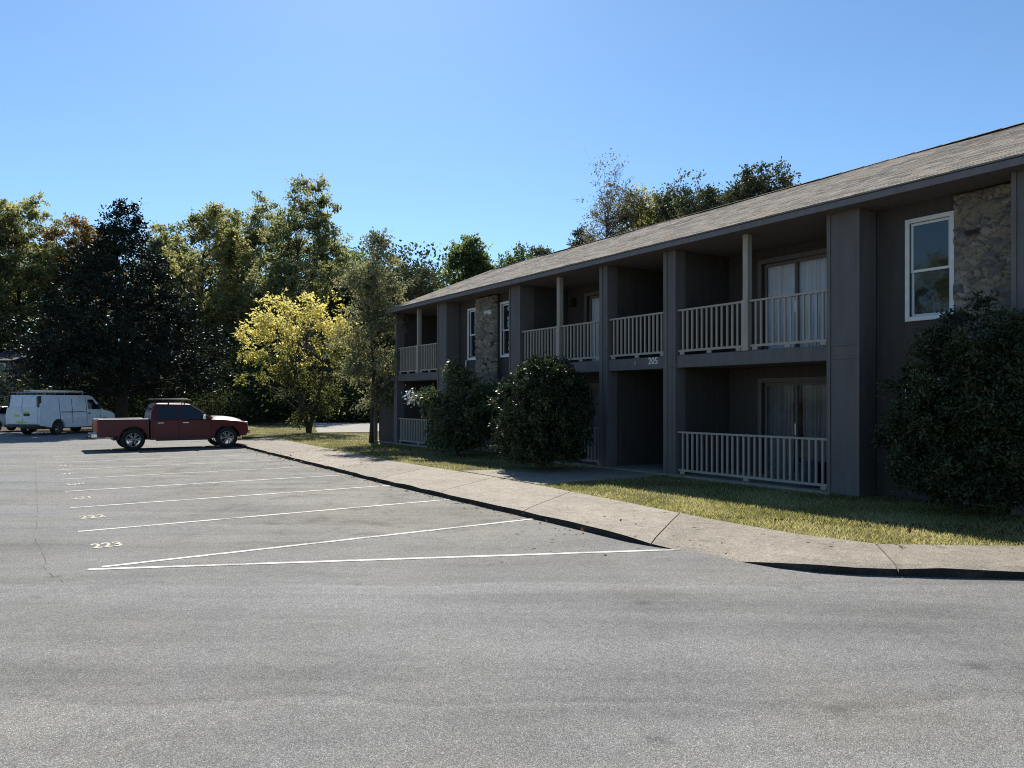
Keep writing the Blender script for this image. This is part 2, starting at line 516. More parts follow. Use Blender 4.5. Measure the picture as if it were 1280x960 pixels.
# sidewalk: kerb edge and lawn edge read from the photograph
K = [px(x, y) for x, y in [(285, 552), (303, 556), (360, 570), (487, 600.5), (600, 625.5), (700, 648)]] + [px(x, y, z) for x, y, z in [(800, 672, -.015), (850, 684, -.06), (885, 692, -.08), (940, 699, -.05), (1000, 703, -.01)]] + [px(x, y) for x, y in [(1055, 706), (1150, 709), (1280, 711.5)]]
L = [px(x, y) for x, y in [(335, 546), (352, 549), (400, 558.5), (479, 574), (560, 587), (607, 594), (672, 606), (770, 625), (860, 643), (930, 656), (1000, 667.5), (1100, 680), (1280, 682)]]
K.append(K[-1] + Vector((6, -2.6, 0))); L.append(L[-1] + Vector((5.6, -3.6, 0)))


def resample(P, n):
    d = [0]
    for a, b in zip(P, P[1:]): d.append(d[-1] + (b - a).length)
    out = []
    for i in range(n):
        t = d[-1] * i / (n - 1)
        for k in range(len(P) - 1):
            if t <= d[k + 1] + 1e-9:
                u = (t - d[k]) / (d[k + 1] - d[k]); out.append(P[k].lerp(P[k + 1], u)); break
    return out


NS = 90
Kr, Lr = resample(K, NS), resample(L, NS)
for p in K: p.z = 0
dip = px(885, 692, -.08); dip.z = 0          # the kerb drops flush with the lot here
sw = MB()
JOINTS = set()


def walk_z(p):
    d = (Vector((p.x, p.y, 0)) - Vector((dip.x, dip.y, 0))).length
    return -0.088 * max(0.0, 1 - (d / 1.15) ** 2)


acc = 0.0
for i in range(NS - 1):
    acc += (Lr[i + 1] - Lr[i]).length
    if acc > 2.9: JOINTS.add(i); acc = 0.0
KJ = [(random.uniform(-.012, .02), random.uniform(-.014, .002)) for _ in range(NS)]
SLABT = [random.uniform(-.17, .06) for _ in range(40)]
slab = []
for i in range(NS - 1):
    a, b, c, d = Kr[i], Kr[i + 1], Lr[i + 1], Lr[i]
    if i in JOINTS:
        b = b.lerp(a, 0.05); c = c.lerp(d, 0.05)
    za, zb = walk_z(a) + 0.004 * math.sin(i * 1.7), walk_z(b) + 0.004 * math.sin((i + 1) * 1.7)
    if i + 1 in JOINTS: pass
    m1, m2 = a.lerp(d, 0.12), b.lerp(c, 0.12)
    j1, j2 = KJ[i], KJ[i + 1]
    A, B = (a.x + j1[0], a.y, za - 0.012 + j1[1]), (b.x + j2[0], b.y, zb - 0.012 + j2[1])
    slab.append((len(sw.v), SLABT[sum(1 for q in JOINTS if q < i)]))
    M1, M2 = (m1.x, m1.y, za * 0.92), (m2.x, m2.y, zb * 0.92)
    q1, q2 = a.lerp(d, 0.6), b.lerp(c, 0.6)
    Q1, Q2 = (q1.x, q1.y, za * 0.25), (q2.x, q2.y, zb * 0.25)
    C, D = (c.x, c.y, 0.0), (d.x, d.y, 0.0)
    sw.poly([A, B, M2, M1]); sw.poly([M1, M2, Q2, Q1]); sw.poly([Q1, Q2, C, D])
    sw.poly([(a.x, a.y, -0.14), (b.x, b.y, -0.14), B, A], 1)                    # kerb face, its shade painted in as near-black
    sw.poly([(d.x, d.y, -0.14), (c.x, c.y, -0.14), C, D])
    sw.poly([B, M2, Q2, C, (c.x, c.y, -0.14), (b.x, b.y, -0.14)])
    sw.poly([A, M1, Q1, D, (d.x, d.y, -0.14), (a.x, a.y, -0.14)])
so_ = sw.build('sidewalk', [MAT['walk'], MAT['kerb_shade']], fix=False)
tv = np.zeros(len(sw.v), np.float32)
for st_, v_ in slab: tv[st_:] = v_
so_.data.attributes.new('tint', 'FLOAT', 'POINT').data.foreach_set('value', tv)
tag(so_, kind='structure')
bed = MB()
for i in range(NS - 1):
    if i in JOINTS or i - 1 in JOINTS or i + 1 in JOINTS:
        bed.poly([(Kr[i].x + 0.03, Kr[i].y, -0.098), (Kr[i + 1].x + 0.03, Kr[i + 1].y, -0.098), (Lr[i + 1].x, Lr[i + 1].y, -0.03), (Lr[i].x, Lr[i].y, -0.03)])
tag(bed.build('sidewalk_joint_fill', MAT['soil'], fix=False), kind='structure')

# approach slab to the breezeway
ap = MB()
ap_pts = [px(604, 593.5), px(674, 606.2), Vector((12.55, 12.75, 0)), Vector((12.55, 14.9, 0)), px(575, 589)]
ap_pts = [Vector((p.x + 0.0, p.y, 0)) for p in ap_pts]
ap.prism([(p.x, p.y) for p in ap_pts], 'z', -0.1, 0.012)
tag(ap.build('entrance_path', MAT['walk']), kind='structure')

# lawn: strip by the building, then the grass beyond the end of the walk
lawn_poly = [(p.x + 0.01, p.y) for p in L] + [(13.2, 0.0), (13.2, 31)] + [tuple(px(x, y).xy) for x, y in ((472, 541.5), (398, 541), (392, 532), (302, 532), (303, 546))]
lm = MB(); lm.prism(lawn_poly, 'z', -0.12, -0.012)
tag(lm.build('lawn', MAT['soil']), kind='structure')
fx = MB()
fp = [px(x, y, -0.1) for x, y in [(372, 541), (470, 540), (520, 528), (395, 527.5)]]
fx.poly([(p.x, p.y, -0.094) for p in fp])
tag(fx.build('far_drive', MAT['drive']), kind='structure')


def in_poly(P, poly):
    x, y = P[:, 0], P[:, 1]; r = np.zeros(len(P), bool); n = len(poly)
    for i in range(n):
        x1, y1 = poly[i][0], poly[i][1]; x2, y2 = poly[(i + 1) % n][0], poly[(i + 1) % n][1]
        c = ((y1 > y) != (y2 > y)) & (x < (x2 - x1) * (y - y1) / (y2 - y1 + 1e-12) + x1)
        r ^= c
    return r


def blades(P, hmin, hmax, wid):
    n = len(P)
    th = rng.uniform(0, 2 * np.pi, n); h = rng.uniform(hmin, hmax, n)
    dx, dy = np.cos(th) * wid / 2, np.sin(th) * wid / 2
    le = rng.normal(0, 0.6, (n, 2)) * h[:, None]
    V = np.zeros((n, 3, 3))
    V[:, 0] = P - np.c_[dx, dy, np.zeros(n)]; V[:, 1] = P + np.c_[dx, dy, np.zeros(n)]
    V[:, 2] = P + np.c_[le, h]
    t = np.repeat(np.clip(0.5 + 0.5 * np.sin(P[:, 0] * 2.1 + 1.3 * np.sin(P[:, 1] * 1.7)) * np.cos(P[:, 1] * 1.3 + 2 * np.sin(P[:, 0])) + rng.normal(0, 0.2, n), 0, 1), 3)
    return V.reshape(-1, 3), np.arange(n * 3).reshape(-1, 3), t


pts = []
for (x0, x1, y0, y1, den, ) in ((6, 13.2, -1, 9.5, 1500), (6, 13.2, 9.5, 16, 800), (6, 13.2, 16, 31, 350), (2, 20, 31, 60, 160)):
    n = int((x1 - x0) * (y1 - y0) * den)
    q = np.c_[rng.uniform(x0, x1, n), rng.uniform(y0, y1, n), np.full(n, -0.012)]
    q = q[in_poly(q, lawn_poly) & ~in_poly(q, [(p.x, p.y) for p in ap_pts])]
    pts.append(q)
pts = np.concatenate(pts)
# blades that flop over the edge of the walk
ed = []
for i in range(len(Lr) - 1):
    for k in range(60):
        u = random.random(); p = Lr[i].lerp(Lr[i + 1], u); ed.append((p.x + random.uniform(-0.02, 0.1), p.y, -0.005))
pts = np.concatenate([pts, np.array([e for e in ed if not in_poly(np.array([e]), [(p.x, p.y) for p in ap_pts])[0]])])
V, Q, tt = blades(pts, 0.02, 0.06, 0.011)
tag(np_mesh('grass', V, Q, MAT['grass'], attrs={'tint': tt}), 'dry yellow green grass of the strip along the building', 'grass', kind='stuff')

# stall lines and numbers
def line(p, q, wd=0.1):
    wd *= 0.85
    p, q = Vector((p[0], p[1], 0)), Vector((q[0], q[1], 0))
    d = (q - p).normalized(); s = Vector((-d.y, d.x, 0)) * wd / 2
    n = max(2, int((q - p).length / 0.12)); m = MB()
    for i in range(n):
        if random.random() < 0.004: continue
        a, b = p.lerp(q, i / n), p.lerp(q, (i + 1) / n)
        j = [random.uniform(0.85, 1.06) for _ in range(2)]
        m.poly([(a.x - s.x * j[0], a.y - s.y * j[0], ASZ + 0.004), (b.x - s.x * j[0], b.y - s.y * j[0], ASZ + 0.004), (b.x + s.x * j[1], b.y + s.y * j[1], ASZ + 0.004), (a.x + s.x * j[1], a.y + s.y * j[1], ASZ + 0.004)])
    tag(m.build('parking_line', MAT['paint'], fix=False), kind='structure')


line((0.614, 9.29), (6.69, 6.68), 0.1)
line((0.75, 9.35), (6.66, 9.6), 0.1)
for k in range(1, 8):
    line((0.64 + 0.04 * k, 9.32 + 2.715 * k), (6.55 + 0.03 * k, 9.6 + 2.7 * k), 0.1 if k < 4 else 0.085)


def text_mesh(name, body, size, mat, M, parent=None, depth=0.0, bold=0.0):
    cu = bpy.data.curves.new(name, 'FONT'); cu.body = body; cu.size = size; cu.align_x = 'CENTER'; cu.align_y = 'CENTER'
    cu.extrude = depth; cu.offset = bold
    o = bpy.data.objects.new(name + '_tmp', cu); col.objects.link(o)
    dg = bpy.context.evaluated_depsgraph_get()
    me = bpy.data.meshes.new_from_object(o.evaluated_get(dg))
    bpy.data.objects.remove(o); bpy.data.curves.remove(cu)
    me.transform(M); me.materials.clear(); me.materials.append(mat)
    r = bpy.data.objects.new(name, me); col.objects.link(r)
    if parent: r.parent = parent
    return r


for k, s in enumerate(('223', '222', '221', '220', '219', '218')):
    M = Matrix.Translation((0.92 + 0.03 * k, 10.72 + 2.715 * k, ASZ + 0.0045)) @ Matrix.Rotation(R(2), 4, 'Z') @ Matrix.Diagonal((0.55, 1.1, 1, 1))
    tag(text_mesh('stall_number', s, 0.42, MAT['numpaint'], M, bold=0.012), kind='structure')

# cracks in the lot
def crack(pix, wd, gaps=0.08):
    P = resample([px(x, y, ASZ) for x, y in pix], 90); m = MB()
    P = [p + Vector((random.gauss(0, .012), random.gauss(0, .012), 0)) for p in P]
    wds = [wd * random.uniform(.25, 1.2) for _ in P]
    N = [Vector((-(b - a).y, (b - a).x, 0)).normalized() for a, b in zip(P, P[1:])]; N.append(N[-1])
    for k in range(len(P) - 1):
        if random.random() < gaps: continue
        a, b = P[k], P[k + 1]; na, nb = N[k] * wds[k] / 2, N[k + 1] * wds[k + 1] / 2
        m.poly([(a.x - na.x, a.y - na.y, ASZ + .003), (b.x - nb.x, b.y - nb.y, ASZ + .003), (b.x + nb.x, b.y + nb.y, ASZ + .003), (a.x + na.x, a.y + na.y, ASZ + .003)])
    tag(m.build('asphalt_crack', MAT['crackfill'], fix=False), kind='structure')


crack([(44, 580), (47, 640), (42, 670), (52, 690), (58, 716), (80, 728)], 0.009, .12)
crack([(90, 724), (210, 729), (330, 727), (470, 731)], 0.004, .4)

# fallen leaves in the gutter
P = []
for i in range(420):
    a = random.choice(range(2, 60)); u = random.random(); p = Kr[a].lerp(Kr[a + 1], u)
    P.append((p.x - abs(random.gauss(0.02, 0.16)), p.y + random.uniform(-.2, .2), ASZ + 0.012))
for i in range(260):
    p = px(random.uniform(330, 470), random.uniform(546, 585), 0); P.append((p.x, p.y, 0.012))
for i in range(130):
    p = px(random.uniform(620, 1270), random.uniform(615, 690), 0); P.append((p.x, p.y, 0.03))
P = np.array(P)


def leaves(P, L_, W_, flat=0.0, droop=0.0, bias=None):
    """rhombic leaf quads at points P"""
    n = len(P)
    d = rng.normal(size=(n, 3)); d[:, 2] = d[:, 2] * (1 - flat) - droop
    if bias is not None: d += bias
    d /= np.linalg.norm(d, axis=1)[:, None] + 1e-9
    r = rng.normal(size=(n, 3)); r[:, 2] *= (1 - flat)
    s = np.cross(d, r); s /= np.linalg.norm(s, axis=1)[:, None] + 1e-9
    if flat > 0.8: s[:, 2] *= 0.2
    l = (L_ * rng.uniform(0.65, 1.3, n))[:, None]; w_ = (W_ * rng.uniform(0.7, 1.25, n))[:, None]
    V = np.zeros((n, 4, 3))
    V[:, 0] = P; V[:, 1] = P + d * l * 0.45 + s * w_ * 0.5; V[:, 2] = P + d * l; V[:, 3] = P + d * l * 0.45 - s * w_ * 0.5
    return V.reshape(-1, 3), np.arange(4 * n).reshape(-1, 4)


V, Q = leaves(P, 0.075, 0.05, 0.9)
V[:, 2] = np.maximum(V[:, 2], ASZ + 0.006)
tag(np_mesh('fallen_leaves', V, Q, MAT['dryleaf'], attrs={'tint': np.repeat(rng.random(len(P)), 4)}), 'dry brown leaves scattered along the kerb and walk', 'leaves', kind='stuff')

# ------------------------------------------------------------------ apartment building
XF, XR, XB, XK = 12.36, 12.87, 14.09, 21.0      # front plane, recess plane, balcony back wall, rear wall
SL0, SL1, ZE = 2.43, 2.70, 5.06
B = empty('apartment_building', (XF, 14.0, 0))
tag(B, 'long two storey dark grey apartment building with railed balconies and brown shingle roof', 'apartment building')
B_inv = Matrix.Translation((-XF, -14.0, 0))


def part(mb, name, mat, bevel=0.0, parent=None, label=None, fix=True):
    o = mb.build(name, mat, None, bevel, fix)
    o.data.transform(B_inv)
    o.parent = parent or B
    if label: o['label'] = label
    return o


def wall_open(mb, x0, x1, y0, y1, z0, z1, ops):
    """wall slab in a plane of constant x with rectangular openings (ya, yb, za, zb), sorted along y"""
    y = y0
    for (ya, yb, za, zb) in sorted(ops):
        if ya > y: mb.box(x0, y, z0, x1, ya, z1)
        if za > z0: mb.box(x0, ya, z0, x1, yb, za)
        if zb < z1: mb.box(x0, ya, zb, x1, yb, z1)
        y = yb
    if y < y1: mb.box(x0, y, z0, x1, y1, z1)


wl = MB()
doors = []           # (y0, y1, z0)
balconies = [(1.55, 4.93), (8.65, 12.47), (15.14, 18.8), (24.1, 27.5)]
for (a, b) in balconies:
    dy1 = b - 0.95; dy0 = dy1 - 1.72
    for z0 in (0.04, SL1):
        wall_open(wl, XB, XB + 0.18, a, b, z0 if z0 > 1 else 0, (ZE if z0 > 1 else SL0), [(dy0, dy1, z0, z0 + 2.05)])
        doors.append((dy0, dy1, z0))
recesses = [(5.57, 8.01, [(6.72, 7.4)]), (19.4, 23.4, [(19.95, 20.63), (22.05, 22.73)])]
WZ = ((0.55, 2.15), (3.12, 4.72))
wins = []
for (a, b, ws) in recesses:
    ops = [(w0, w1, za, zb) for (w0, w1) in ws for (za, zb) in WZ]
    for (za, zb), lo, hi in ((WZ[0], 0, SL0), (WZ[1], SL0, ZE)):
        o2 = [(w0, w1, za, zb) for (w0, w1) in ws]
        wall_open(wl, XR, XR + 0.2, a, b, lo, hi, o2)
        wins += o2
# partitions beside balconies, breezeway walls, rear wall and gables
for (y0, y1) in ((1.35, 1.55), (4.93, 5.13), (8.42, 8.65), (12.47, 12.66), (15.02, 15.14), (18.8, 19.0), (23.9, 24.1), (27.5, 27.66)):
    deep = XK if (y0 in (1.35, 12.47, 15.02, 27.5)) else XB + 0.18
    wl.box(XF + (0.502 if y0 in (1.35, 4.93, 8.42, 18.8, 23.9) else 0.302), y0 + .004, 0, deep, y1 - .004, ZE)
wl.box(XF + 0.302, 14.80, 0, XK, 15.02, ZE)
wl.box(XF + 0.302, 12.66, 0, XK, 12.80, ZE)
wl.box(XK, 1.35, 0, XK + 0.2, 27.66, ZE)
wl.box(17.5, 12.80, 0, 17.7, 14.80, ZE)          # back of the breezeway
wl.box(XR + 0.2, 5.13, 0, XR + 0.35, 5.57, ZE)
for y0, y1 in ((1.35, 1.5), (27.5, 27.64)):
    wl.prism([(XF - 0.3, ZE + 0.004), (16.7, 7.06), (XK + 0.35, ZE + 0.004)], 'y', y0, y1)
# lower annexe beyond the far balcony
wl.box(XF + 0.45, 27.67, 0, 16.5, 29.8, SL0)
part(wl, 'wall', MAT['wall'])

sb = MB()
for q in [(XF + 0.05, a - 0.02, SL0, XB, b + 0.02, SL1) for (a, b) in balconies] + [(XF + 0.05, 12.81, SL0, 17.5, 14.79, SL1), (XF - 0.05, 27.67, SL0 + .002, 16.6, 30.0, SL1 - 0.02)]:
    sb = MB(); sb.box(*q); part(sb, 'balcony_floor', MAT['trim'], 0.006)
po = MB()
for q in [(XF - 0.12, a - 0.12, -0.05, XB, b + 0.12, 0.04) for (a, b) in balconies] + [(XF - 0.1, 12.66, -0.05, 17.5, 14.98, 0.038), (XF - 0.12, 27.7, -0.05, 16.5, 30, 0.036)]:
    po = MB(); po.box(*q); part(po, 'porch_slab', MAT['walk'], 0.008)

# edge beam under the upper floor, panel by panel between the pilasters
be = MB()
for (a, b) in ((1.55, 4.93), (8.65, 12.47), (12.85, 14.83), (15.14, 18.8), (24.1, 27.5)):
    be = MB(); be.box(XF + 0.02, a, SL0 - 0.01, XF + 0.05, b, SL1 - 0.015); part(be, 'edge_beam', MAT['panel'], 0.004)


def pilaster(y0, y1, wide):
    m = MB()
    if wide:
        m.box(XF, y0, 0, XF + 0.5, y1, ZE)
        m.box(XF - 0.02, y1 - 0.07, 0, XF - 0.002, y1 + 0.0, ZE, 1)
        m.box(XF - 0.015, y0, 0, XF - 0.002, y0 + 0.035, ZE, 1)
        for z in (SL0, SL1 - .03): m.box(XF - 0.012, y0 + 0.04, z, XF - 0.002, y1 - 0.075, z + 0.05)
    else:
        m.box(XF, y0, 0, XF + 0.3, y1, ZE)
        m.box(XF - 0.022, y1 - 0.11, 0, XF - 0.002, y1, ZE, 1)
        m.box(XF - 0.018, y0, 0, XF - 0.002, y0 + 0.05, ZE, 1)
        for z in (SL0, SL1 - .03): m.box(XF - 0.012, y0 + 0.055, z, XF - 0.002, y1 - 0.115, z + 0.05)
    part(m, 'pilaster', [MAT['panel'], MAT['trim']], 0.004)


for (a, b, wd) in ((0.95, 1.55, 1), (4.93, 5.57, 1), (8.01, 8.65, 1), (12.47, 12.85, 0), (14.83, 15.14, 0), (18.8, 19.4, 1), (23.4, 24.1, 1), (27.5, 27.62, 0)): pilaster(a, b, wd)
for y in (10.55, 16.97, 25.75, 3.3):
    m = MB(); m.box(XF + 0.03, y - 0.065, SL1, XF + 0.16, y + 0.065, ZE); m.box(XF + 0.005, y - 0.085, SL1, XF + 0.028, y + 0.085, SL1 + 1.03)
    part(m, 'balcony_post', MAT['rail'], 0.004)
for y in (27.75, 29.85):
    m = MB(); m.box(XF, y - 0.08, 0, XF + 0.14, y + 0.08, SL0); part(m, 'porch_post', MAT['trim'], 0.004)
m = MB(); m.box(XF + 0.2, 27.83, 0.02, XF + 0.26, 29.77, SL0 - .02); part(m, 'storage_panel', MAT['wall'])


def railing(y0, y1, z0, z1):
    m = MB(); x0, x1 = XF + 0.06, XF + 0.1
    m.box(x0 - 0.015, y0, z1 - 0.04, x1 + 0.03, y1, z1)
    m.box(x0 + .004, y0, z0, x1 - .004, y1, z0 + 0.05)
    n = max(2, round((y1 - y0) / 0.142))
    for i in range(1, n):
        y = y0 + (y1 - y0) * i / n + random.uniform(-.006, .006)
        t = random.uniform(-.004, .004)
        m.box(x0, y - 0.02, z0 + 0.05, x1 - .006, y + 0.02, z1 - 0.04, M=Matrix.Translation((0, 0, 0)))
    for y in np.linspace(y0 + .12, y1 - .12, 3): m.box(x0, y - .06, z0 - .06, x1, y + .06, z0)
    part(m, 'railing', MAT['rail'], 0.0)


for (a, b, mid) in ((1.55, 4.93, 3.3), (8.65, 12.47, 10.55), (15.14, 18.8, 16.97), (24.1, 27.5, 25.75)):
    railing(a + .002, mid - 0.09, SL1 + 0.07, SL1 + 1.02); railing(mid + 0.09, b - .002, SL1 + 0.07, SL1 + 1.02)
    railing(a + .002, b - .002, 0.11, 1.0)
railing(12.855, 14.825, SL1 + 0.07, SL1 + 1.02)


def curtain(y0, y1, z0, z1, x, mat, parent, gaps=()):
    n = 160; ys = np.linspace(y0, y1, n); V = []; 
    for k, y in enumerate(ys):
        xx = x + 0.03 * math.sin(k * 0.55 + math.sin(k * 0.17) * 2)
        V += [(xx, y, z0), (xx, y, z1)]
    V = np.array(V); Q = np.array([(2 * i, 2 * i + 2, 2 * i + 3, 2 * i + 1) for i in range(n - 1) if not any(a < ys[i] < b for a, b in gaps)])
    o = np_mesh('curtain', V, Q, mat, smooth=True); o.data.transform(B_inv); o.parent = parent
    return o


def sliding_door(y0, y1, z0, upper, k):
    z1 = z0 + 2.05
    m = MB(); f = 0.07
    m.box(XB - 0.03, y0 - 0.1, z0, XB + 0.0 - .002, y0, z1 + 0.1); m.box(XB - 0.03, y1, z0, XB - .002, y1 + 0.1, z1 + 0.1)
    m.box(XB - 0.03, y0, z1, XB - .002, y1, z1 + 0.1)
    d = part(m, 'sliding_door', MAT['trim'], 0.004)
    fr = MB(); mid = (y0 + y1) / 2
    for (a, b, x) in ((y0, mid + 0.03, XB + 0.05), (mid - 0.03, y1, XB + 0.09)):
        fr.box(x, a, z0, x + 0.035, a + f, z1); fr.box(x, b - f, z0, x + 0.035, b, z1)
        fr.box(x, a + f, z1 - f, x + 0.035, b - f, z1); fr.box(x, a + f, z0, x + 0.035, b - f, z0 + 0.09)
    part(fr, 'door_frame', MAT['fascia'] if upper else MAT['trim'], 0, d)
    for (a, b, x) in ((y0 + f, mid - 0.04, XB + 0.065), (mid + 0.04, y1 - f, XB + 0.105)):
        p = MB(); p.box(x, a, z0 + 0.09, x + 0.008, b, z1 - f); part(p, 'pane', MAT['door_glass'], 0, d)
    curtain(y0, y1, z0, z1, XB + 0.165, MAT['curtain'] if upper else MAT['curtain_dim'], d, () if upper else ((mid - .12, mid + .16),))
    h = MB(); h.box(XB + 0.02, mid - 0.02, z0 + 0.9, XB + 0.05, mid + 0.01, z0 + 1.15); part(h, 'handle', MAT['metal'], 0, d)
    return d


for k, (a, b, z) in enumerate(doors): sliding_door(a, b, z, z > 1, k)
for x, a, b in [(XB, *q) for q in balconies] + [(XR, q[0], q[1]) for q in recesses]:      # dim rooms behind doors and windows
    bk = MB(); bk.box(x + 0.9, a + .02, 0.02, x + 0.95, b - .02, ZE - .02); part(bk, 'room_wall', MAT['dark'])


def window(y0, y1, z0, z1):
    m = MB(); c = 0.075; x = XR - 0.035
    m.box(x, y0 - c, z0 - c, XR - .002, y0, z1 + c); m.box(x, y1, z0 - c, XR - .002, y1 + c, z1 + c)
    m.box(x, y0, z1, XR - .002, y1, z1 + c); m.box(x - .01, y0, z0 - c, XR - .002, y1, z0)
    wd = part(m, 'window', MAT['white'], 0.005)
    s = MB(); mid = (z0 + z1) / 2 - 0.02; f = 0.045
    for (za, zb, xx) in ((mid - .025, z1, XR + 0.02), (z0, mid + .025, XR + 0.045)):
        s.box(xx, y0, za, xx + .03, y0 + f, zb); s.box(xx, y1 - f, za, xx + .03, y1, zb)
        s.box(xx, y0 + f, zb - f, xx + .03, y1 - f, zb); s.box(xx, y0 + f, za, xx + .03, y1 - f, za + f)
    part(s, 'sash', MAT['white'], 0.003, wd)
    p = MB(); p.box(XR + .032, y0 + f, mid + .02, XR + .038, y1 - f, z1 - f); p.box(XR + .055, y0 + f, z0 + f, XR + .061, y1 - f, mid - .02)
    part(p, 'pane', MAT['glass'], 0, wd)


for q in wins: window(*q)


def stone_panel(y0, y1, x0, th, z1=ZE - 0.02, seed=1):
    r = np.random.default_rng(seed)
    ny, nz = int((y1 - y0) / 0.022), int(z1 / 0.022)
    Yg, Zg = np.meshgrid(np.linspace(y0, y1, ny), np.linspace(0, z1, nz), indexing='ij')
    ns = int((y1 - y0) * z1 * 75)
    s = np.c_[r.uniform(y0 - .1, y1 + .1, ns), r.uniform(-.1, z1 + .1, ns)]
    wy, wz = 1.0, 2.1
    jy, jz = Yg + 0.03 * np.sin(Zg * 17 + Yg * 5), Zg + 0.025 * np.sin(Yg * 19 + Zg * 7)
    D = ((jy.ravel()[:, None] - s[None, :, 0]) * wy) ** 2 + ((jz.ravel()[:, None] - s[None, :, 1]) * wz) ** 2
    D = np.sqrt(D); idx = np.argsort(D, axis=1)[:, :2]
    d1 = np.take_along_axis(D, idx, 1); edge = np.clip((d1[:, 1] - d1[:, 0]) / 0.04, 0, 1)
    hgt = r.uniform(0.25, 1.0, ns) ** 1.0
    tilt = r.normal(0, 0.25, (ns, 2)); c = idx[:, 0]
    H = (hgt[c] + tilt[c, 0] * (jy.ravel() - s[c, 0]) * 4 + tilt[c, 1] * (jz.ravel() - s[c, 1]) * 4) * np.sqrt(edge) * th
    H = np.clip(H, 0, th * 1.5)
    X = x0 - 0.02 - H.reshape(ny, nz)
    X[0, :] = X[-1, :] = x0 + 0.05; X[:, 0] = X[:, -1] = x0 + 0.05
    V = np.c_[X.ravel(), Yg.ravel(), Zg.ravel()]
    I = np.arange(ny * nz).reshape(ny, nz)
    Q = np.c_[I[:-1, :-1].ravel(), I[:-1, 1:].ravel(), I[1:, 1:].ravel(), I[1:, :-1].ravel()]
    pal = np.array([(.20, .175, .13), (.17, .155, .13), (.23, .21, .165), (.13, .125, .12), (.19, .16, .145), (.25, .235, .2), (.035, .034, .034)])
    pc = pal[r.choice(7, ns, p=[.26, .2, .2, .12, .1, .1, .02])]
    C = np.where(edge[:, None] < 0.3, np.array([.125, .108, .085]), pc[c] * np.array([1.14, 1.07, 1.02])); C = np.c_[C, np.ones(len(C))]
    o = np_mesh('stone_panel', V, Q, MAT['stone'], attrs={'tint': C}, smooth=True)
    o.data.transform(B_inv); o.parent = B


stone_panel(5.57, 6.64, XR - 0.03, 0.075, seed=3)
stone_panel(20.72, 21.96, XR - 0.16, 0.085, seed=5)
m = MB(); m.box(XR - 0.155, 20.74, 0, XR - .001, 21.94, ZE - .04); part(m, 'stone_backing', MAT['wall'])

# roof: courses of separate shingle tabs on the street slope, a plain sheet on the rear slope
rf = MB()
EX, EZ, RX, RZ = 12.0, 5.20, 16.7, 7.16
yA, yB_ = 0.8, 27.75
SLX = (RZ - EZ) / (RX - EX)


def roof_z(x, y): return EZ + (x - EX) * SLX + 0.014 * math.sin(y * 1.3 + x) * math.sin(y * 0.41 + 1) * (0.3 + (x - EX) / 5)


NC = 38
for c in range(NC):
    xa = EX + (RX - EX) * c / NC; xb = EX + (RX - EX) * (c + 1.03) / NC
    y = yA
    while y < yB_ - .02:
        e = min(yB_, y + random.choice((.12, .17, .22, .3, .36)))
        t0 = random.choice((.006, .007, .008, .010)) + random.uniform(-.001, .001)
        x0 = xa - random.uniform(0, .004)
        z00, z01, z10, z11 = roof_z(x0, y), roof_z(x0, e), roof_z(xb, y), roof_z(xb, e)
        b = len(rf.v)
        rf.v += [(x0, y, z00), (x0, e - .003, z01), (x0, y, z00 + t0), (x0, e - .003, z01 + t0), (xb, y, z10 + .003), (xb, e - .003, z11 + .003)]
        rf.face((b, b + 1, b + 3, b + 2)); rf.face((b + 2, b + 3, b + 5, b + 4)); rf.face((b, b + 2, b + 4)); rf.face((b + 1, b + 5, b + 3))
        y = e
rf.poly([(2 * RX - EX, yA, EZ), (2 * RX - EX, yB_, EZ), (RX, yB_, RZ), (RX, yA, RZ)])
# underside so that the deck has thickness
rf.poly([(EX + .004, yA, EZ - .03), (RX, yA, RZ - .045), (RX, yB_, RZ - .045), (EX + .004, yB_, EZ - .03)])
rf.poly([(2 * RX - EX, yA, EZ - .03), (RX, yA, RZ - .045), (RX, yB_, RZ - .045), (2 * RX - EX, yB_, EZ - .03)])
for y in (yA, yB_):
    rf.poly([(EX, y, EZ), (RX, y, RZ - .008), (RX, y, RZ - .045), (EX, y, EZ - .03)]); rf.poly([(2 * RX - EX, y, EZ), (RX, y, RZ - .008), (RX, y, RZ - .045), (2 * RX - EX, y, EZ - .03)])
rf.poly([(EX, yA, EZ), (EX, yB_, EZ), (EX, yB_, EZ - .03), (EX, yA, EZ - .03)])
roof = part(rf, 'roof', MAT['shingle'], fix=True)
cp = MB()
n_ = int((yB_ - yA) / 0.3)
for i in range(n_):
    y = yA + 0.3 * i
    z = RZ + 0.02 + 0.004 * (i % 2)
    cp.poly([(RX - .16, y, z - .05), (RX, y, z + .012), (RX, y + .31, z + .004), (RX - .16, y + .31, z - .058)])
    cp.poly([(RX + .16, y, z - .05), (RX, y, z + .012), (RX, y + .31, z + .004), (RX + .16, y + .31, z - .058)])
part(cp, 'ridge_cap', MAT['shingle'], 0, roof, fix=False)
fa = MB()
fa.box(EX + 0.0, yA + .01, ZE - 0.005, EX + 0.03, yB_ - .01, EZ - .034)
fa.box(2 * RX - EX - .03, yA + .01, ZE, 2 * RX - EX, yB_ - .01, EZ - .034)
part(fa, 'fascia', MAT['fascia'], 0.004, roof)
de = MB(); de.box(EX - .012, yA, EZ - .032, EX + .035, yB_, EZ - .022); part(de, 'drip_edge', MAT['black'], 0, roof)
so = MB(); so.box(EX + .035, yA + .02, ZE + 0.002, XK + .3, yB_ - .02, ZE + 0.03); part(so, 'soffit', MAT['panel'], 0, roof)
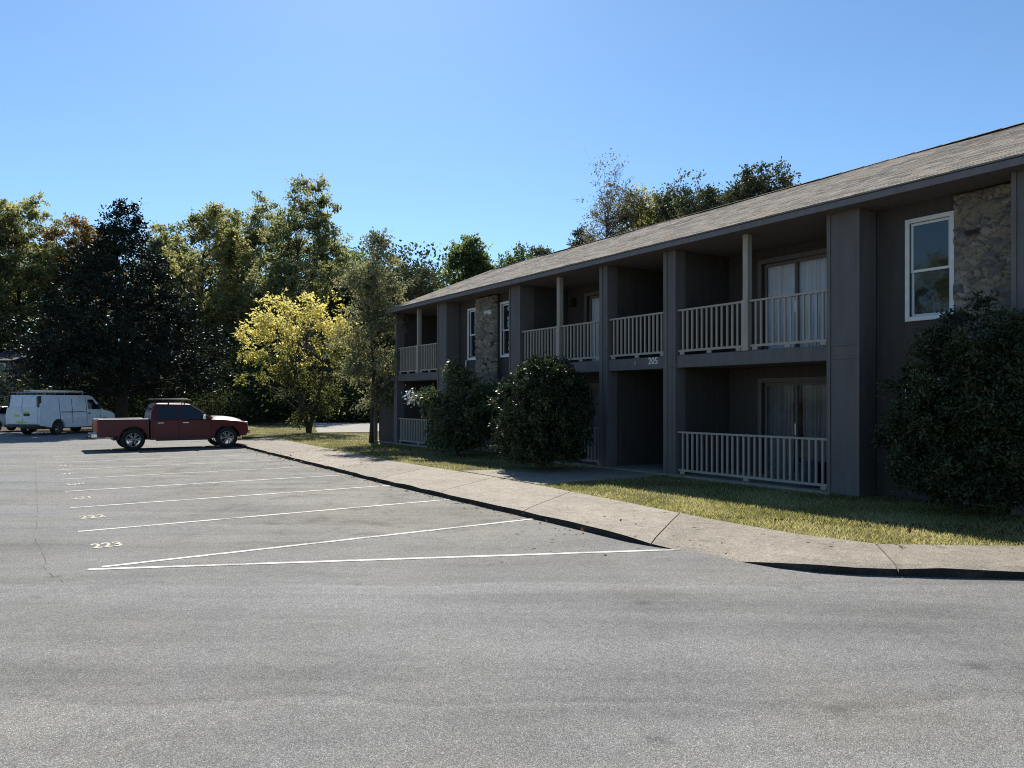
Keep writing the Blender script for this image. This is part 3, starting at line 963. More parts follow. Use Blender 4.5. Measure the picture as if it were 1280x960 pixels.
for y0 in (yA + .02, yB_ - .05):
    rk = MB()
    rk.prism([(EX + .03, EZ - .16), (RX, RZ - .18), (RX, RZ - .05), (EX + .03, EZ - .034)], 'y', y0, y0 + .03)
    rk.prism([(2 * RX - EX - .03, EZ - .16), (RX, RZ - .18), (RX, RZ - .05), (2 * RX - EX - .03, EZ - .034)], 'y', y0, y0 + .03)
    part(rk, 'rake_board', MAT['fascia'], 0, roof)

# small fittings on the building
m = MB(); m.tube([(XB - .005, 18.4, 4.72), (XB - .1, 18.4, 4.78), (XB - .14, 18.4, 4.72)], 0.015); m.box(XB - .2, 18.34, 4.5, XB - .08, 18.46, 4.72)
part(m, 'wall_lamp', MAT['black'], 0.01)
m = MB(); m.box(XR - .3, 20.82, 4.5, XR - .2, 20.94, 4.57); m.tube([(XR - .3, 20.85, 4.52), (XR - .42, 20.72, 4.46)], [.045, .07], 10); m.tube([(XR - .3, 20.9, 4.52), (XR - .42, 21.02, 4.46)], [.045, .07], 10)
part(m, 'flood_light', MAT['white'], 0.004)
m = MB(); m.tube([(XR - .06, 22.83, 3.05), (XR - .07, 22.84, 2.8), (XR - .1, 22.9, 2.6), (XR - .12, 23.0, 2.45)], 0.025); part(m, 'hanging_trim', MAT['white'])
M = Matrix.Translation((XF + 0.012, 13.42, 2.57)) @ Matrix(((0, 0, -1, 0), (-1, 0, 0, 0), (0, 1, 0, 0), (0, 0, 0, 1)))


def sign(body, y, z, size, mat, bold=0.0):
    M = Matrix.Translation((XF + 0.012, y, z)) @ Matrix(((0, 0, -1, 0), (-1, 0, 0, 0), (0, 1, 0, 0), (0, 0, 0, 1)))
    o = text_mesh('house_number', body, size, mat, M, bold=bold, depth=0.004); o.data.transform(B_inv); o.parent = B


sign('205', 13.22, 2.60, 0.22, MAT['white'], 0.002)
sign('1', 14.22, 2.57, 0.13, MAT['rail']); sign('8', 13.83, 2.57, 0.15, MAT['rail'])

# things standing on the balconies
def bottle(y, x, h, label):
    m = MB(); r_ = 0.03
    m.lathe([(0, .001), (0, r_), (h * .62, r_), (h * .78, r_ * .45), (h, r_ * .4), (h, .001)], 12, 'z')
    o = m.build('bottle', MAT['white']); o.location = (x, y, SL1 + 0.001)
    tag(o, label, 'bottle', 'white bottles along the upper balcony railing')


bottle(9.20, XF + .2, .3, 'tallest white bottle on the upper balcony ledge under the curtained door')
bottle(9.04, XF + .2, .26, 'white bottle standing between two others behind upper balcony balusters')
bottle(8.90, XF + .21, .22, 'shortest white bottle behind the upper balcony balusters')
bottle(8.74, XF + .2, .24, 'white bottle tucked against the wide pilaster on upper balcony')
tb = empty('storage_tub', (XF + .55, 9.3, .04))
tag(tb, 'dark blue plastic tub behind the ground floor railing beside the sliding door', 'storage tub')
m = MB(); m.prism([(-.22, 0), (.22, 0), (.26, .42), (-.26, .42)], 'y', -.18, .18); m.build('tub', MAT['blue'], tb, .02)
m = MB(); m.box(-.28, -.2, .42, .28, .2, .46); m.build('lid', MAT['blue'], tb, .015)


# ------------------------------------------------------------------ vegetation
def tree(name, label, base, height, lobes, mat, cat='tree', bark='bark', group=None, nclump=110, per=150, spread=0.55, leaf=(0.2, 0.12), trunk_r=0.22,
         trunk_top=0.75, stems=1, limbs=60, droop=0.2, twigs=3, bias=None, shell=0.5, flat=0.0, low=0.25, tintbias=None, dome=None):
    """lobes: (dx, dy, z, rx, ry, rz) ellipsoids of the crown, in metres from the base"""
    t = empty(name, base)
    tag(t, label, cat, group)
    r = random.Random(label)
    lob = np.array(lobes, float); vol = lob[:, 3] * lob[:, 4] * lob[:, 5]
    vol = vol ** 0.7; pick = rng.choice(len(lob), nclump, p=vol / vol.sum())
    d = rng.normal(size=(nclump, 3)); d /= np.linalg.norm(d, axis=1)[:, None]
    rad = np.clip(1 - shell * rng.random(nclump) ** 1.3, 0.1, 1) * rng.uniform(0.88, 1.12, nclump)
    C = lob[pick, :3] + d * lob[pick, 3:] * rad[:, None]
    C[:, 2] = np.maximum(C[:, 2], 0.35)
    # stems and limbs
    m = MB()
    tops = []
    for s in range(stems):
        a = 2 * math.pi * s / max(stems, 1) + r.random()
        sp = 0.0 if stems == 1 else 0.16 * height
        hh = height * trunk_top * r.uniform(0.85, 1.0)
        pts_ = []
        for k in range(9):
            u = k / 8
            pts_.append(Vector((math.cos(a) * sp * u ** 1.2 + 0.03 * height * math.sin(u * 5 + a) * u, math.sin(a) * sp * u ** 1.2 + 0.03 * height * math.cos(u * 4 + a) * u - 0.0, hh * u - 0.12)))
        tr_ = trunk_r / math.sqrt(stems)
        m.tube(pts_, [tr_ * (1.35 if k == 0 else 1.0) * (1 - 0.82 * (k / 8)) for k in range(9)], 8)
        tops.append(pts_)
    order = list(range(nclump)); r.shuffle(order)
    for ci in order[:limbs]:
        c = Vector(C[ci]); st = tops[r.randrange(stems)]
        dist = math.hypot(c.x, c.y)
        zs = max(height * low * 0.6, min(c.z - dist * r.uniform(0.35, 0.8), st[-1].z * 0.97))
        u = max(0.05, min(1.0, zs / max(st[-1].z, 0.1))) * 8; k = min(7, int(u))
        p0 = st[k].lerp(st[k + 1], u - k)
        r0 = max(0.02, trunk_r / math.sqrt(stems) * (1 - 0.82 * u / 8) * r.uniform(0.3, 0.55))
        mid = p0.lerp(c, 0.5) + Vector((r.gauss(0, .06), r.gauss(0, .06), 0.12)) * dist
        pp = []
        for q in range(6):
            v = q / 5; pp.append(p0 * (1 - v) ** 2 + mid * 2 * v * (1 - v) + c * v * v)
        m.tube(pp, [r0 * (1 - 0.85 * q / 5) for q in range(6)], 5, cap=False)
        for q in range(twigs):
            e = c + Vector((r.gauss(0, 1), r.gauss(0, 1), r.gauss(0.3, 0.8))) * spread * 1.1
            m.tube([pp[4], pp[4].lerp(e, .5) + Vector((0, 0, .06)), e], [r0 * .2, r0 * .13, .004], 3, cap=False)
    m.build('trunk', MAT[bark], t, fix=False)
    # leaves along twigs that radiate from each clump
    cnt = np.maximum(3, (per * rng.lognormal(0, 0.45, nclump))).astype(int)
    ids = np.repeat(np.arange(nclump), cnt)
    nt = 14
    ctr = np.array([0, 0, C[:, 2].mean()])
    outw = C - ctr; outw /= np.linalg.norm(outw, axis=1)[:, None] + 1e-9
    td = rng.normal(size=(nclump, nt, 3)) * np.array([1, 1, .75]) + outw[:, None, :] * 0.45 + np.array([0, 0, .12 - .25 * droop])
    td /= np.linalg.norm(td, axis=2)[:, :, None]
    tl_ = spread * rng.uniform(0.7, 2.0, (nclump, nt)) * rng.uniform(0.75, 1.3, nclump)[:, None]
    k_ = rng.integers(0, nt, len(ids)); q_ = rng.uniform(0.1, 1, len(ids)) ** 0.8
    D_ = td[ids, k_]
    Pn = C[ids] + D_ * (tl_[ids, k_] * q_)[:, None] + rng.normal(size=(len(ids), 3)) * leaf[0] * 0.32
    Pn[:, 2] -= droop * 0.25 * (tl_[ids, k_] * q_) ** 2 / max(spread, .1)
    keep = Pn[:, 2] > 0.06
    Pn, ids, D_ = Pn[keep], ids[keep], D_[keep]
    V, Q = leaves(Pn, leaf[0], leaf[1], flat, droop, D_ * 0.9 if bias is None else bias)
    ct = rng.random(nclump)
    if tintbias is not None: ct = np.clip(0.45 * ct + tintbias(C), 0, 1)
    np_mesh('crown', V, Q, MAT[mat], t, attrs={'tint': np.repeat(ct[ids], 4)})
    return t


def cone_lobes(h, r, z0, n=7, pw=0.8):
    out = []
    for i in range(n):
        u = i / (n - 1); z = z0 + (h - z0) * (0.08 + 0.86 * u); rr = r * (1 - u) ** pw + 0.35
        out.append((0, 0, z, rr, rr, (h - z0) / n * 0.95))
    return out


def round_lobes(h, r, seed, n=7, zlow=0.35, out=0.55, apex=True):
    q = random.Random(seed); L_ = [(0, 0, h * 0.64, r * 0.85, r * 0.85, h * 0.34), (r * .15, -r * .2, h * .86, r * .45, r * .45, h * .11)]
    if not apex: L_ = [(0, 0, h * 0.7, r * 0.9, r * 0.9, h * 0.27), (r * .4, -r * .3, h * .83, r * .5, r * .5, h * .1), (-r * .4, r * .3, h * .84, r * .5, r * .5, h * .1)]
    for i in range(n):
        a = 2 * math.pi * i / n + q.uniform(-.4, .4); z = h * q.uniform(zlow + .1, 0.88); k = q.uniform(.35, out)
        L_.append((math.cos(a) * r * .62, math.sin(a) * r * .62, z, r * k, r * k, r * k * 0.9))
    return L_


# magnolia behind the van
mz = 47.0
mb_ = pz(152, mz, ASZ)
hm = ztop(240, mz) - ASZ
ml = [(0, 0, 3.4, 6.1, 6.1, 1.9), (0, 0, 5.2, 5.7, 5.7, 1.9), (0, 0, 7.0, 4.7, 4.7, 1.7), (-.1, 0, 8.6, 3.7, 3.7, 1.5), (0, 0, 10.0, 2.7, 2.7, 1.4), (.1, 0, 11.4, 1.75, 1.75, 1.2), (.1, 0, 12.6, 1.1, 1.1, 1.0), (.15, .05, 13.6, .6, .6, .5)]
tree('magnolia_tree', 'broad cone shaped dark glossy magnolia shading the white van', mb_, hm, ml, 'magnolia', 'tree', nclump=600, per=120, spread=0.4, leaf=(0.2, 0.095), trunk_r=.34, trunk_top=.9, limbs=120, droop=0.1, twigs=1, shell=0.4)

# small yellow tree beyond the end of the walk
yz = 40.0
yb = pz(386, yz, -0.03)


def off(dx_px, y_px, zc):     # offset right in the picture plane and height, metres
    v = cw(dx_px / F * zc, 0); return (v.x, v.y, ztop(y_px, zc))


yl = []
for (dx, y, rx, rz) in ((-22, 400, 1.7, 1.3), (-55, 400, 1.0, .8), (-70, 438, 1.0, 0.6), (-64, 470, .9, 0.5), (-72, 415, .7, .4), (-50, 492, .7, .4), (-30, 440, 1.8, 1.1), (8, 385, 1.3, 1.0), (30, 430, 1.2, 1.3), (-8, 475, 1.7, 1.1), (20, 490, 1.2, 1.0), (44, 405, .9, 1.0), (48, 455, .9, .9), (-2, 515, .9, .8), (-45, 375, .7, .5)):
    o_ = off(dx, y, yz); yl.append((o_[0], o_[1], o_[2], rx, rx, rz))
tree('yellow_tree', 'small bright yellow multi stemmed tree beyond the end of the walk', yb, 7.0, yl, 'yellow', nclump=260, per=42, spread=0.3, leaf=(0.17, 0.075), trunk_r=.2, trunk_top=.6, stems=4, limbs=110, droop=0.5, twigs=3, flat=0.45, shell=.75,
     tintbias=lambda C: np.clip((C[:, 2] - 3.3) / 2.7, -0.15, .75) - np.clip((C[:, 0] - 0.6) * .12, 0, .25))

# slim tree at the far corner of the building
sz_ = 30.6
sbp = pz(464, sz_, -0.02)
sl_ = []
for (dx, y, rx, rz) in ((5, 325, .8, .9), (-8, 350, .9, .8), (14, 360, 1.0, .9), (0, 395, 1.1, .9), (28, 400, .9, .8), (-14, 425, .8, .9), (32, 440, .9, .6), (8, 450, 1.1, .7), (44, 455, .7, .5), (10, 300, .45, .5), (-12, 470, .7, .6), (26, 470, .7, .5), (-4, 500, .5, .5), (20, 492, .5, .5)):
    o_ = off(dx, y, sz_); sl_.append((o_[0], o_[1], o_[2], rx * 1.25, rx * 1.25, rz))
tree('slender_tree', 'slim grey green tree with sparse foliage against the building corner', sbp, 8.2, sl_, 'grey', nclump=300, per=64, spread=0.28, leaf=(0.12, 0.06), trunk_r=.085, trunk_top=.9, limbs=90, droop=0.3, twigs=3, shell=.8, bark='bark')

# woodland behind the lot: (pixel x, distance, pixel top, half width px, material, label, leaf density)
WOOD = [
    (-50, 72, 250, 70, 'olive', 'olive crowned woodland tree cut by the picture edge beside the grey neighbour house', 1.0),
    (28, 76, 247, 62, 'autumn', 'yellowing woodland tree whose crown rises beside the magnolia over the parked van', 1.0),
    (92, 80, 268, 48, 'rust', 'rusty orange woodland tree peeking from behind the shoulder of the magnolia', 0.8),
    (205, 82, 285, 42, 'olive', 'low olive tree filling the gap between the magnolia and the golden tree', 1.0),
    (258, 74, 256, 62, 'autumn', 'golden olive tree with a rounded crown standing above the red pickup', 1.05),
    (322, 82, 252, 52, 'olive', 'olive tree wedged between the golden round crown and the tallest tree', .85),
    (378, 72, 219, 60, 'olive', 'tallest woodland tree with visible dark limbs above the yellow tree', .8),
    (438, 80, 308, 46, 'green', 'bushy green tree half hidden by the slim tree at the corner', 1.0),
    (505, 78, 322, 50, 'oak', 'brownish thin tree with bare twigs over the far end of the roof', .55),
    (583, 72, 300, 36, 'green', 'bright green tree above the low end of the shingle roof', 1.0),
    (640, 70, 318, 34, 'green', 'smaller green tree showing over the roof next to the bright green one', .9),
    (668, 76, 308, 36, 'oak', 'dull green tree dipping behind the roof ridge', .8),
]
for i, (x, zc, yt, hw, mt, lab, den) in enumerate(WOOD):
    b = pz(x, zc, -0.11); h = ztop(yt, zc); r = hw / F * zc
    tree('woodland_tree', lab, b, h, round_lobes(h * 1.02, r, 10 + i, 8, 0.3), mt, group='woodland trees behind the parking lot', nclump=int(300 * (0.6 + 0.4 * den)), per=int(125 * den), spread=.55, leaf=(.25, .16),
         trunk_r=.3, trunk_top=.8, limbs=110, twigs=3, shell=.5, droop=.15)

BACK = [
    (762, 44, 212, 38, 'pale', 'nearly bare tree with pale scattered leaves rising over the roof', 'bare_tree', .32, .11),
    (806, 45, 250, 36, 'autumn', 'golden olive tree in front of dark ones above the roof ridge', 'autumn_tree', .6, .16),
    (868, 42, 235, 44, 'oak', 'dark loose oak crown over the middle of the roof ridge', 'oak_tree', .6, .16),
    (962, 38, 220, 46, 'oak', 'dark oak with the highest crown over the roof near the big window', 'oak_tree', 1.0, .16),
    (838, 47, 255, 36, 'olive', 'low olive tree crown between the golden tree and dark oak', 'olive_tree', .75, .16),
    (724, 52, 296, 20, 'oak', 'small dark tree top next to the bare tree along the ridge', 'low_tree', .9, .16),
    (908, 44, 250, 32, 'oak', 'thin dark crown bridging the two oaks along the roof ridge', 'oak_tree', .5, .16),
]
for i, (x, zc, yt, hw, mt, lab, nm, den, lf) in enumerate(BACK):
    b = pz(x, zc, -0.11); h = ztop(yt, zc); r = hw / F * zc
    tree(nm, lab, b, h, round_lobes(h * 1.08, r * 1.12, 50 + i, 9, 0.5, .6, nm != 'oak_tree'), mt, group='trees behind the apartment building', nclump=300, per=int(100 * den), spread=.36, leaf=(lf, lf * .62),
         trunk_r=.2, trunk_top=.9, limbs=150, twigs=5 if nm == 'bare_tree' else 3, shell=.55, droop=.2, bark='bark_grey' if nm == 'bare_tree' else 'bark')

tree('leafy_tree', 'leafy tree across the lot whose reflection shows in the white framed window', (-14.5, 22.5, -.1), 9.5, round_lobes(9.3, 3.6, 91, 8, .3), 'olive', nclump=90, per=70, spread=.5, leaf=(.22, .14), trunk_r=.2, limbs=40, shell=.5)

# undergrowth and far wood as masses
def mass(name, label, cat, regions, mat, leaf, seed):
    Vs = []
    for (x0, x1, zc0, zc1, ytop0, ytop1, n, lump) in regions:
        k = 90; cx = rng.uniform(x0, x1, k); cz = rng.uniform(zc0, zc1, k)
        C = np.array([list(pz(a, b_, 0)) for a, b_ in zip(cx, cz)])
        top = np.array([ztop(rng.uniform(ytop0, ytop1), b_) for b_ in cz])
        ids = rng.integers(0, k, n)
        u = rng.random(n) ** 0.8
        P_ = C[ids] + np.c_[rng.normal(0, lump, (n, 2)), u * top[ids] + rng.normal(0, .25, n)]
        P_ = P_[P_[:, 2] > -0.1]
        Vs.append(P_)
    P_ = np.concatenate(Vs)
    V, Q = leaves(P_, leaf, leaf * .62, 0, .2)
    o = np_mesh(name, V, Q, MAT[mat], attrs={'tint': np.repeat(np.clip(.5 + .5 * np.sin(P_[:, 0] * .9) * np.sin(P_[:, 1] * .8 + P_[:, 2]), 0, 1), 4)})
    tag(o, label, cat, kind='stuff')


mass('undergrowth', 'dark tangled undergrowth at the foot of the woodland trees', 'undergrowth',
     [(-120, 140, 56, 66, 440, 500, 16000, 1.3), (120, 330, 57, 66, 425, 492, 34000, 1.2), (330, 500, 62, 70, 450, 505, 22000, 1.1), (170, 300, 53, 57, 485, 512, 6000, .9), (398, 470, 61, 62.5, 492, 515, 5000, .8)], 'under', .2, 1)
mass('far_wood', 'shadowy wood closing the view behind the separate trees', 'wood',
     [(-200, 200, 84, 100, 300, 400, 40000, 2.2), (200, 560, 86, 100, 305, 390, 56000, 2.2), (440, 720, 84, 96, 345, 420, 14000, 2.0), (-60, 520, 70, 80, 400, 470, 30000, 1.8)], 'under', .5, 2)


def shrub(name, label, base, lobes, mat, cat='shrub', nclump=150, per=110, spread=.14, leaf=(.07, .04), shell=.35, stems=5, droop=.0, bias=None):
    return tree(name, label, base, max(l[2] for l in lobes), lobes, mat, cat, None and 0 or 'bark', None, nclump, per, spread, leaf, .06, .7, stems, 40, droop, 2, bias, shell, 0, .2)


# clipped round holly between breezeway path and stone panel
h0 = px(676, 590)
hb = Vector((11.15, h0.y + 1.15 * 0, 0)); hb = pz(678, 18.7, -0.01)
shrub('round_shrub', 'large clipped round dark evergreen shrub with sunlit edge beside the entrance path', hb,
      [(0, 0, 1.42, 1.15, 1.15, 1.2), (0, 0, .85, 1.12, 1.12, .85), (.1, -.05, 1.7, .96, .96, .98)], 'shrub', nclump=700, per=75, spread=.1, leaf=(.07, .042), shell=.16)
ob = pz(572, 23.6, -0.01)
ol_ = []
for (dx, y, rx, rz) in ((0, 540, .95, .7), (18, 520, .9, .8), (-15, 512, .75, .55), (10, 490, .7, .55), (0, 472, .35, .4), (-3, 458, .16, .3), (-34, 498, .45, .22), (30, 500, .6, .6)):
    o_ = off(dx, y, 23.6); ol_.append((o_[0], o_[1], o_[2], rx, rx, rz))
fs = shrub('flowering_shrub', 'loose leafy shrub with white blossoms on one arching branch', ob, ol_, 'shrub_soft', nclump=210, per=60, spread=.16, leaf=(.13, .05), shell=.6)
# blossoms on the arching branch
o_ = off(-56, 497, 23.6)
Pb = np.array(o_) + rng.normal(size=(130, 3)) * np.array([.13, .13, .12])
V, Q = leaves(Pb, .09, .07, 0, 0)
np_mesh('blossom', V, Q, MAT['flower'], fs)
mt_ = MB(); o2 = off(-20, 510, 23.6); mt_.tube([(0, 0, .3), (o2[0], o2[1], o2[2]), o_], [.03, .02, .008], 5); mt_.build('branch', MAT['bark'], fs, fix=False)

bb = Vector((12.0, 6.15, -0.01))
shrub('tall_shrub', 'tall wide dark shrub covering the wall below the stone panel', bb,
      [(0, 0, .8, .68, 1.2, .85), (0, -.1, 1.7, .7, 1.15, .9), (.05, -.15, 2.5, .55, .85, .6), (-.1, -.8, 1.3, .6, .8, 1.0), (0, .55, 1.1, .4, .4, .7), (.05, -.9, 2.35, .45, .6, .55), (0, -1.5, 1.2, .6, .8, 1.0)], 'shrub', nclump=640, per=110, spread=.13, leaf=(.075, .034), shell=.5)


# ------------------------------------------------------------------ vehicles
def arc(cx, cz, r, a0, a1, n=10):
    return [(cx + r * math.cos(R(a0 + (a1 - a0) * i / n)), cz + r * math.sin(R(a0 + (a1 - a0) * i / n))) for i in range(n + 1)]


def wheel(parent, x, y, r, wd, side, spokes=6, rimr=None, rim_mat='alloy'):
    wl_ = MB(); h = wd / 2; rr = rimr or r * .66
    wl_.lathe([(-h, rr), (-h, r * .9), (-h * .75, r), (h * .75, r), (h, r * .9), (h, rr)], 28)
    t = wl_.build('wheel', MAT['black'], parent)
    t.location = (x, y, r)
    ty = MB(); ty.lathe([(-h - .003, rr + .004), (-h - .004, r * .9), (-h * .75, r + .003), (h * .75, r + .003), (h + .004, r * .9), (h + .003, rr + .004)], 28)
    ty.build('tyre', MAT['rubber'], t)
    rm = MB(); o = side * (h - .03)
    rm.lathe([(o - .02 * side, rr - .002), (o + .02 * side, rr - .002), (o + .02 * side, rr * .88), (o - .02 * side, rr * .88)], 28)
    rm.lathe([(o - .03 * side, .001), (o - .03 * side, rr * .22), (o + .025 * side, rr * .2), (o + .03 * side, .001)], 14, closed=False)
    for k in range(spokes):
        for dd in (-.13, .13):
            a = 2 * math.pi * k / spokes + dd
            c, s = math.cos(a), math.sin(a); p = Vector((-s, 0, c)) * rr * .055
            q0 = Vector((c, 0, s)) * rr * .15; q1 = Vector((math.cos(a + dd * .3), 0, math.sin(a + dd * .3))) * rr * .92
            b = len(rm.v)
            for yy in (o - .008, o + .016 * side):
                for pt in (q0 - p, q0 + p, q1 + p, q1 - p): rm.v.append((pt.x, yy, pt.z))
            for qf in ((0, 1, 2, 3), (4, 5, 6, 7), (0, 1, 5, 4), (1, 2, 6, 5), (2, 3, 7, 6), (3, 0, 4, 7)): rm.face([b + i for i in qf])
    rm.build('rim', MAT[rim_mat], t)
    return t


def loft(mb, secs, mi=0, smooth=False):
    """list of sections, each a list of points with the same count; caps both ends"""
    b = len(mb.v); n = len(secs[0])
    for s in secs: mb.v += [tuple(p) for p in s]
    for i in range(len(secs) - 1):
        for k in range(n):
            k2 = (k + 1) % n
            mb.face((b + i * n + k, b + i * n + k2, b + (i + 1) * n + k2, b + (i + 1) * n + k), mi, smooth)
    mb.face([b + k for k in range(n)], mi); e = b + (len(secs) - 1) * n
    mb.face([e + k for k in reversed(range(n))], mi)


def quad_pane(name, pts, out, mat, parent, th=.01, bev=0):
    """thin pane from a planar outline pushed out along a direction"""
    m = MB(); o = Vector(out).normalized() * th
    P_ = [Vector(p) for p in pts]; n = len(P_); b = len(m.v)
    m.v += [tuple(p) for p in P_] + [tuple(p + o) for p in P_]
    m.face(range(b, b + n)); m.face(reversed(range(b + n, b + 2 * n)))
    for i in range(n):
        j = (i + 1) % n; m.face((b + i, b + j, b + n + j, b + n + i))
    return m.build(name, MAT[mat], parent, bev)


# ---- red pickup (x forward, rear axle at 0)
tk = empty('pickup_truck', (3.42, 31.15, ASZ), 0.0)
tag(tk, 'dark red four door pickup truck with roof rack parked nose to the kerb', 'pickup truck')
W2 = .92
WB = 3.2
front = [(.56, .36), (.56, 1.07)] + [(2.72, 1.06), (3.1, 1.05), (3.5, 1.02), (3.82, .96), (3.94, .9), (3.98, .62), (3.9, .46), (3.66, .44)] + arc(WB, .40, .46, 0, 180, 12) + [(2.7, .36)]
m = MB(); m.prism(front, 'y', -W2, W2)
body = m.build('body', MAT['red'], tk, .035, seg=3)
m = MB()
secs = []
for (x, ze, zc_) in ((2.60, 1.06, 1.17), (2.9, 1.07, 1.20), (3.25, 1.04, 1.185), (3.55, 1.00, 1.14), (3.78, .95, 1.07), (3.92, .90, .99), (3.99, .84, .90)):
    secs.append([(x - .06 * abs(t) ** 3 * (x > 3.5), t * (W2 - .004), ze + (zc_ - ze) * (1 - abs(t) ** 2.6)) for t in np.linspace(-1, 1, 15)] + [(x, W2 - .01, .8), (x, -W2 + .01, .8)])
loft(m, secs, 0, True)
m.build('hood', MAT['red'], tk, .006)
# cargo bed: sides, tailgate, floor
m = MB()
side = [(-1.1, .5), (-1.13, 1.10), (.52, 1.10), (.52, .40), (.46, .40)] + arc(0, .40, .46, 0, 180, 12) + [(-.5, .5)]
for y0, y1 in ((-W2, -W2 + .1), (W2 - .1, W2)): m.prism(side, 'y', y0, y1)
m.box(-1.14, -W2 + .1, .52, -1.06, W2 - .1, 1.09); m.box(-1.06, -W2 + .1, .62, .52, W2 - .1, .68); m.box(.46, -W2 + .1, .68, .52, W2 - .1, 1.09)
m.build('cargo_bed', MAT['red'], tk, .018)
for s in (-1, 1):
    m = MB(); m.box(-1.12, s * W2 - .06 if s > 0 else -W2 - .012, 1.103, .5, s * W2 + .012 if s > 0 else -W2 + .06, 1.125); m.build('bed_rail', MAT['metal'], tk, .008)
    for x in (0, WB):
        m = MB(); a_ = arc(x, .40, .452, 0, 180, 12); b_ = arc(x, .40, .49, 180, 0, 12)
        m.prism(a_ + b_, 'y', s * (W2 - .34), s * (W2 - .012)); m.box(x - .47, s * .5 - .02, .38, x + .47, s * .5 + .02, .9); m.build('wheel_well', MAT['black'], tk)
# cab greenhouse
m = MB()


def ring(x0, x1, y, z): return [(x0, -y, z), (x1, -y, z), (x1, y, z), (x0, y, z)]


loft(m, [ring(.56, 2.74, .88, 1.06), ring(.60, 2.36, .80, 1.36), ring(.70, 1.95, .72, 1.64), ring(.80, 1.78, .62, 1.69)])
cab = m.build('cab', MAT['red'], tk, .04, seg=3)


def lerp_y(z): return .88 + (.80 - .88) * (z - 1.06) / .30 if z < 1.36 else .80 + (.72 - .80) * (z - 1.36) / .28


for s in (-1, 1):
    def sp(x, z, s=s): return (x, s * (lerp_y(z) + .003), z)
    for nm, pl, wn, hx in (('door', [(1.52, .42), (2.62, .42), (2.62, 1.05), (1.52, 1.05)], [(1.54, 1.10), (2.52, 1.10), (2.20, 1.42), (1.90, 1.59), (1.58, 1.59)], 1.64),
                           ('door', [(.66, .52), (.74, .42), (1.49, .42), (1.49, 1.05), (.66, 1.05)], [(.78, 1.10), (1.47, 1.10), (1.45, 1.59), (.86, 1.59)], .80)):
        dr = quad_pane(nm, [(x, s * (W2 + .001), z) for x, z in pl], (0, s, 0), 'red', tk, .008, .004)
        quad_pane('side_window', [sp(x, z) for x, z in wn], (0, s, .15), 'tint', dr, .01)
        hm_ = MB(); hm_.box(hx, s * (W2 + .012), .95, hx + .2, s * (W2 + .045), .985); hm_.build('handle', MAT['chrome'], dr, .008)
    for x in (.635, 1.505, 2.64):
        sm = MB(); sm.box(x - .009, s * (W2 + .0), .44, x + .009, s * (W2 + .0125), 1.06); sm.build('door_seam', MAT['black'], tk)
    sm = MB(); sm.box(.66, s * (W2 + .002), .425, 2.62, s * (W2 + .016), .47); sm.build('sill_trim', MAT['black'], tk)
    mm = MB(); mm.box(2.30, s * .90, 1.08, 2.42, s * 1.12, 1.25); mm.build('mirror', MAT['chrome'], tk, .03)
    st = MB(); st.box(.75, s * .86 - .04, .32, 2.6, s * .86 + .06, .38); st.build('side_step', MAT['black'], tk, .01)
    for k, x in enumerate((0, WB)): wheel(tk, x, s * .80, .385, .25, s)
    ln = MB(); ln.box(3.86, s * .62 - .2, .78, 3.985, s * .62 + .28 * (1 if s > 0 else 1) - (.0 if s > 0 else .0), .98); ln.build('headlight', MAT['lens'], tk, .03)
    tl = MB(); tl.box(-1.16, s * .84 - .075, .68, -1.02, s * .84 + .09, 1.06); tl.build('taillight', MAT['lens_red'], tk, .015)
    # wheel arch flare lip
    for x in (0, WB):
        fl = MB(); a_ = arc(x, .40, .455, 8, 172, 14); b_ = arc(x, .40, .50, 172, 8, 14)
        fl.prism(a_ + b_, 'y', s * (W2 - .02), s * (W2 + .02)); fl.build('wheel_arch', MAT['red'], tk, .008)
quad_pane('windshield', [(2.70, -.80, 1.13), (2.70, .80, 1.13), (2.37, .74, 1.37), (1.99, .66, 1.62), (1.99, -.66, 1.62), (2.37, -.74, 1.37)], (.6, 0, .8), 'tint', tk, .012)
quad_pane('rear_window', [(.575, -.7, 1.12), (.575, .7, 1.12), (.665, .62, 1.56), (.665, -.62, 1.56)], (-1, 0, .15), 'tint', tk, .012)
m = MB()
for s in (-1, 1):
    m.tube([(.62, s * .6, 1.80), (.7, s * .62, 1.82), (1.85, s * .62, 1.82), (2.0, s * .6, 1.76)], .022, 8)
    for x in (.75, 1.2, 1.75): m.tube([(x, s * .62, 1.66), (x, s * .62, 1.82)], .018, 6)
for x in (.8, 1.25, 1.7): m.tube([(x, -.62, 1.80), (x, .62, 1.80)], .014, 6)
m.build('roof_rack', MAT['black'], tk)
m = MB(); m.box(3.86, -.86, .48, 4.06, .86, .68); m.build('front_bumper', MAT['chrome'], tk, .04, seg=3)
m = MB(); m.box(3.94, -.42, .72, 4.0, .42, .98); m.build('grille', MAT['black'], tk, .02)
m = MB(); m.box(-1.3, -.85, .47, -1.1, .85, .62); m.build('rear_bumper', MAT['chrome'], tk, .03, seg=3)
m = MB(); m.tube([(-1.1, 0, .45), (-1.42, 0, .45)], .03, 8); m.tube([(-1.4, 0, .45), (-1.4, 0, .52)], .028, 8); m.build('tow_hitch', MAT['black'], tk)
m = MB(); m.box(-.6, -.55, .36, 3.5, .55, .5); m.tube([(0, -.8, .385), (0, .8, .385)], .06, 8); m.tube([(WB, -.8, .385), (WB, .8, .385)], .05, 8); m.build('chassis', MAT['black'], tk)

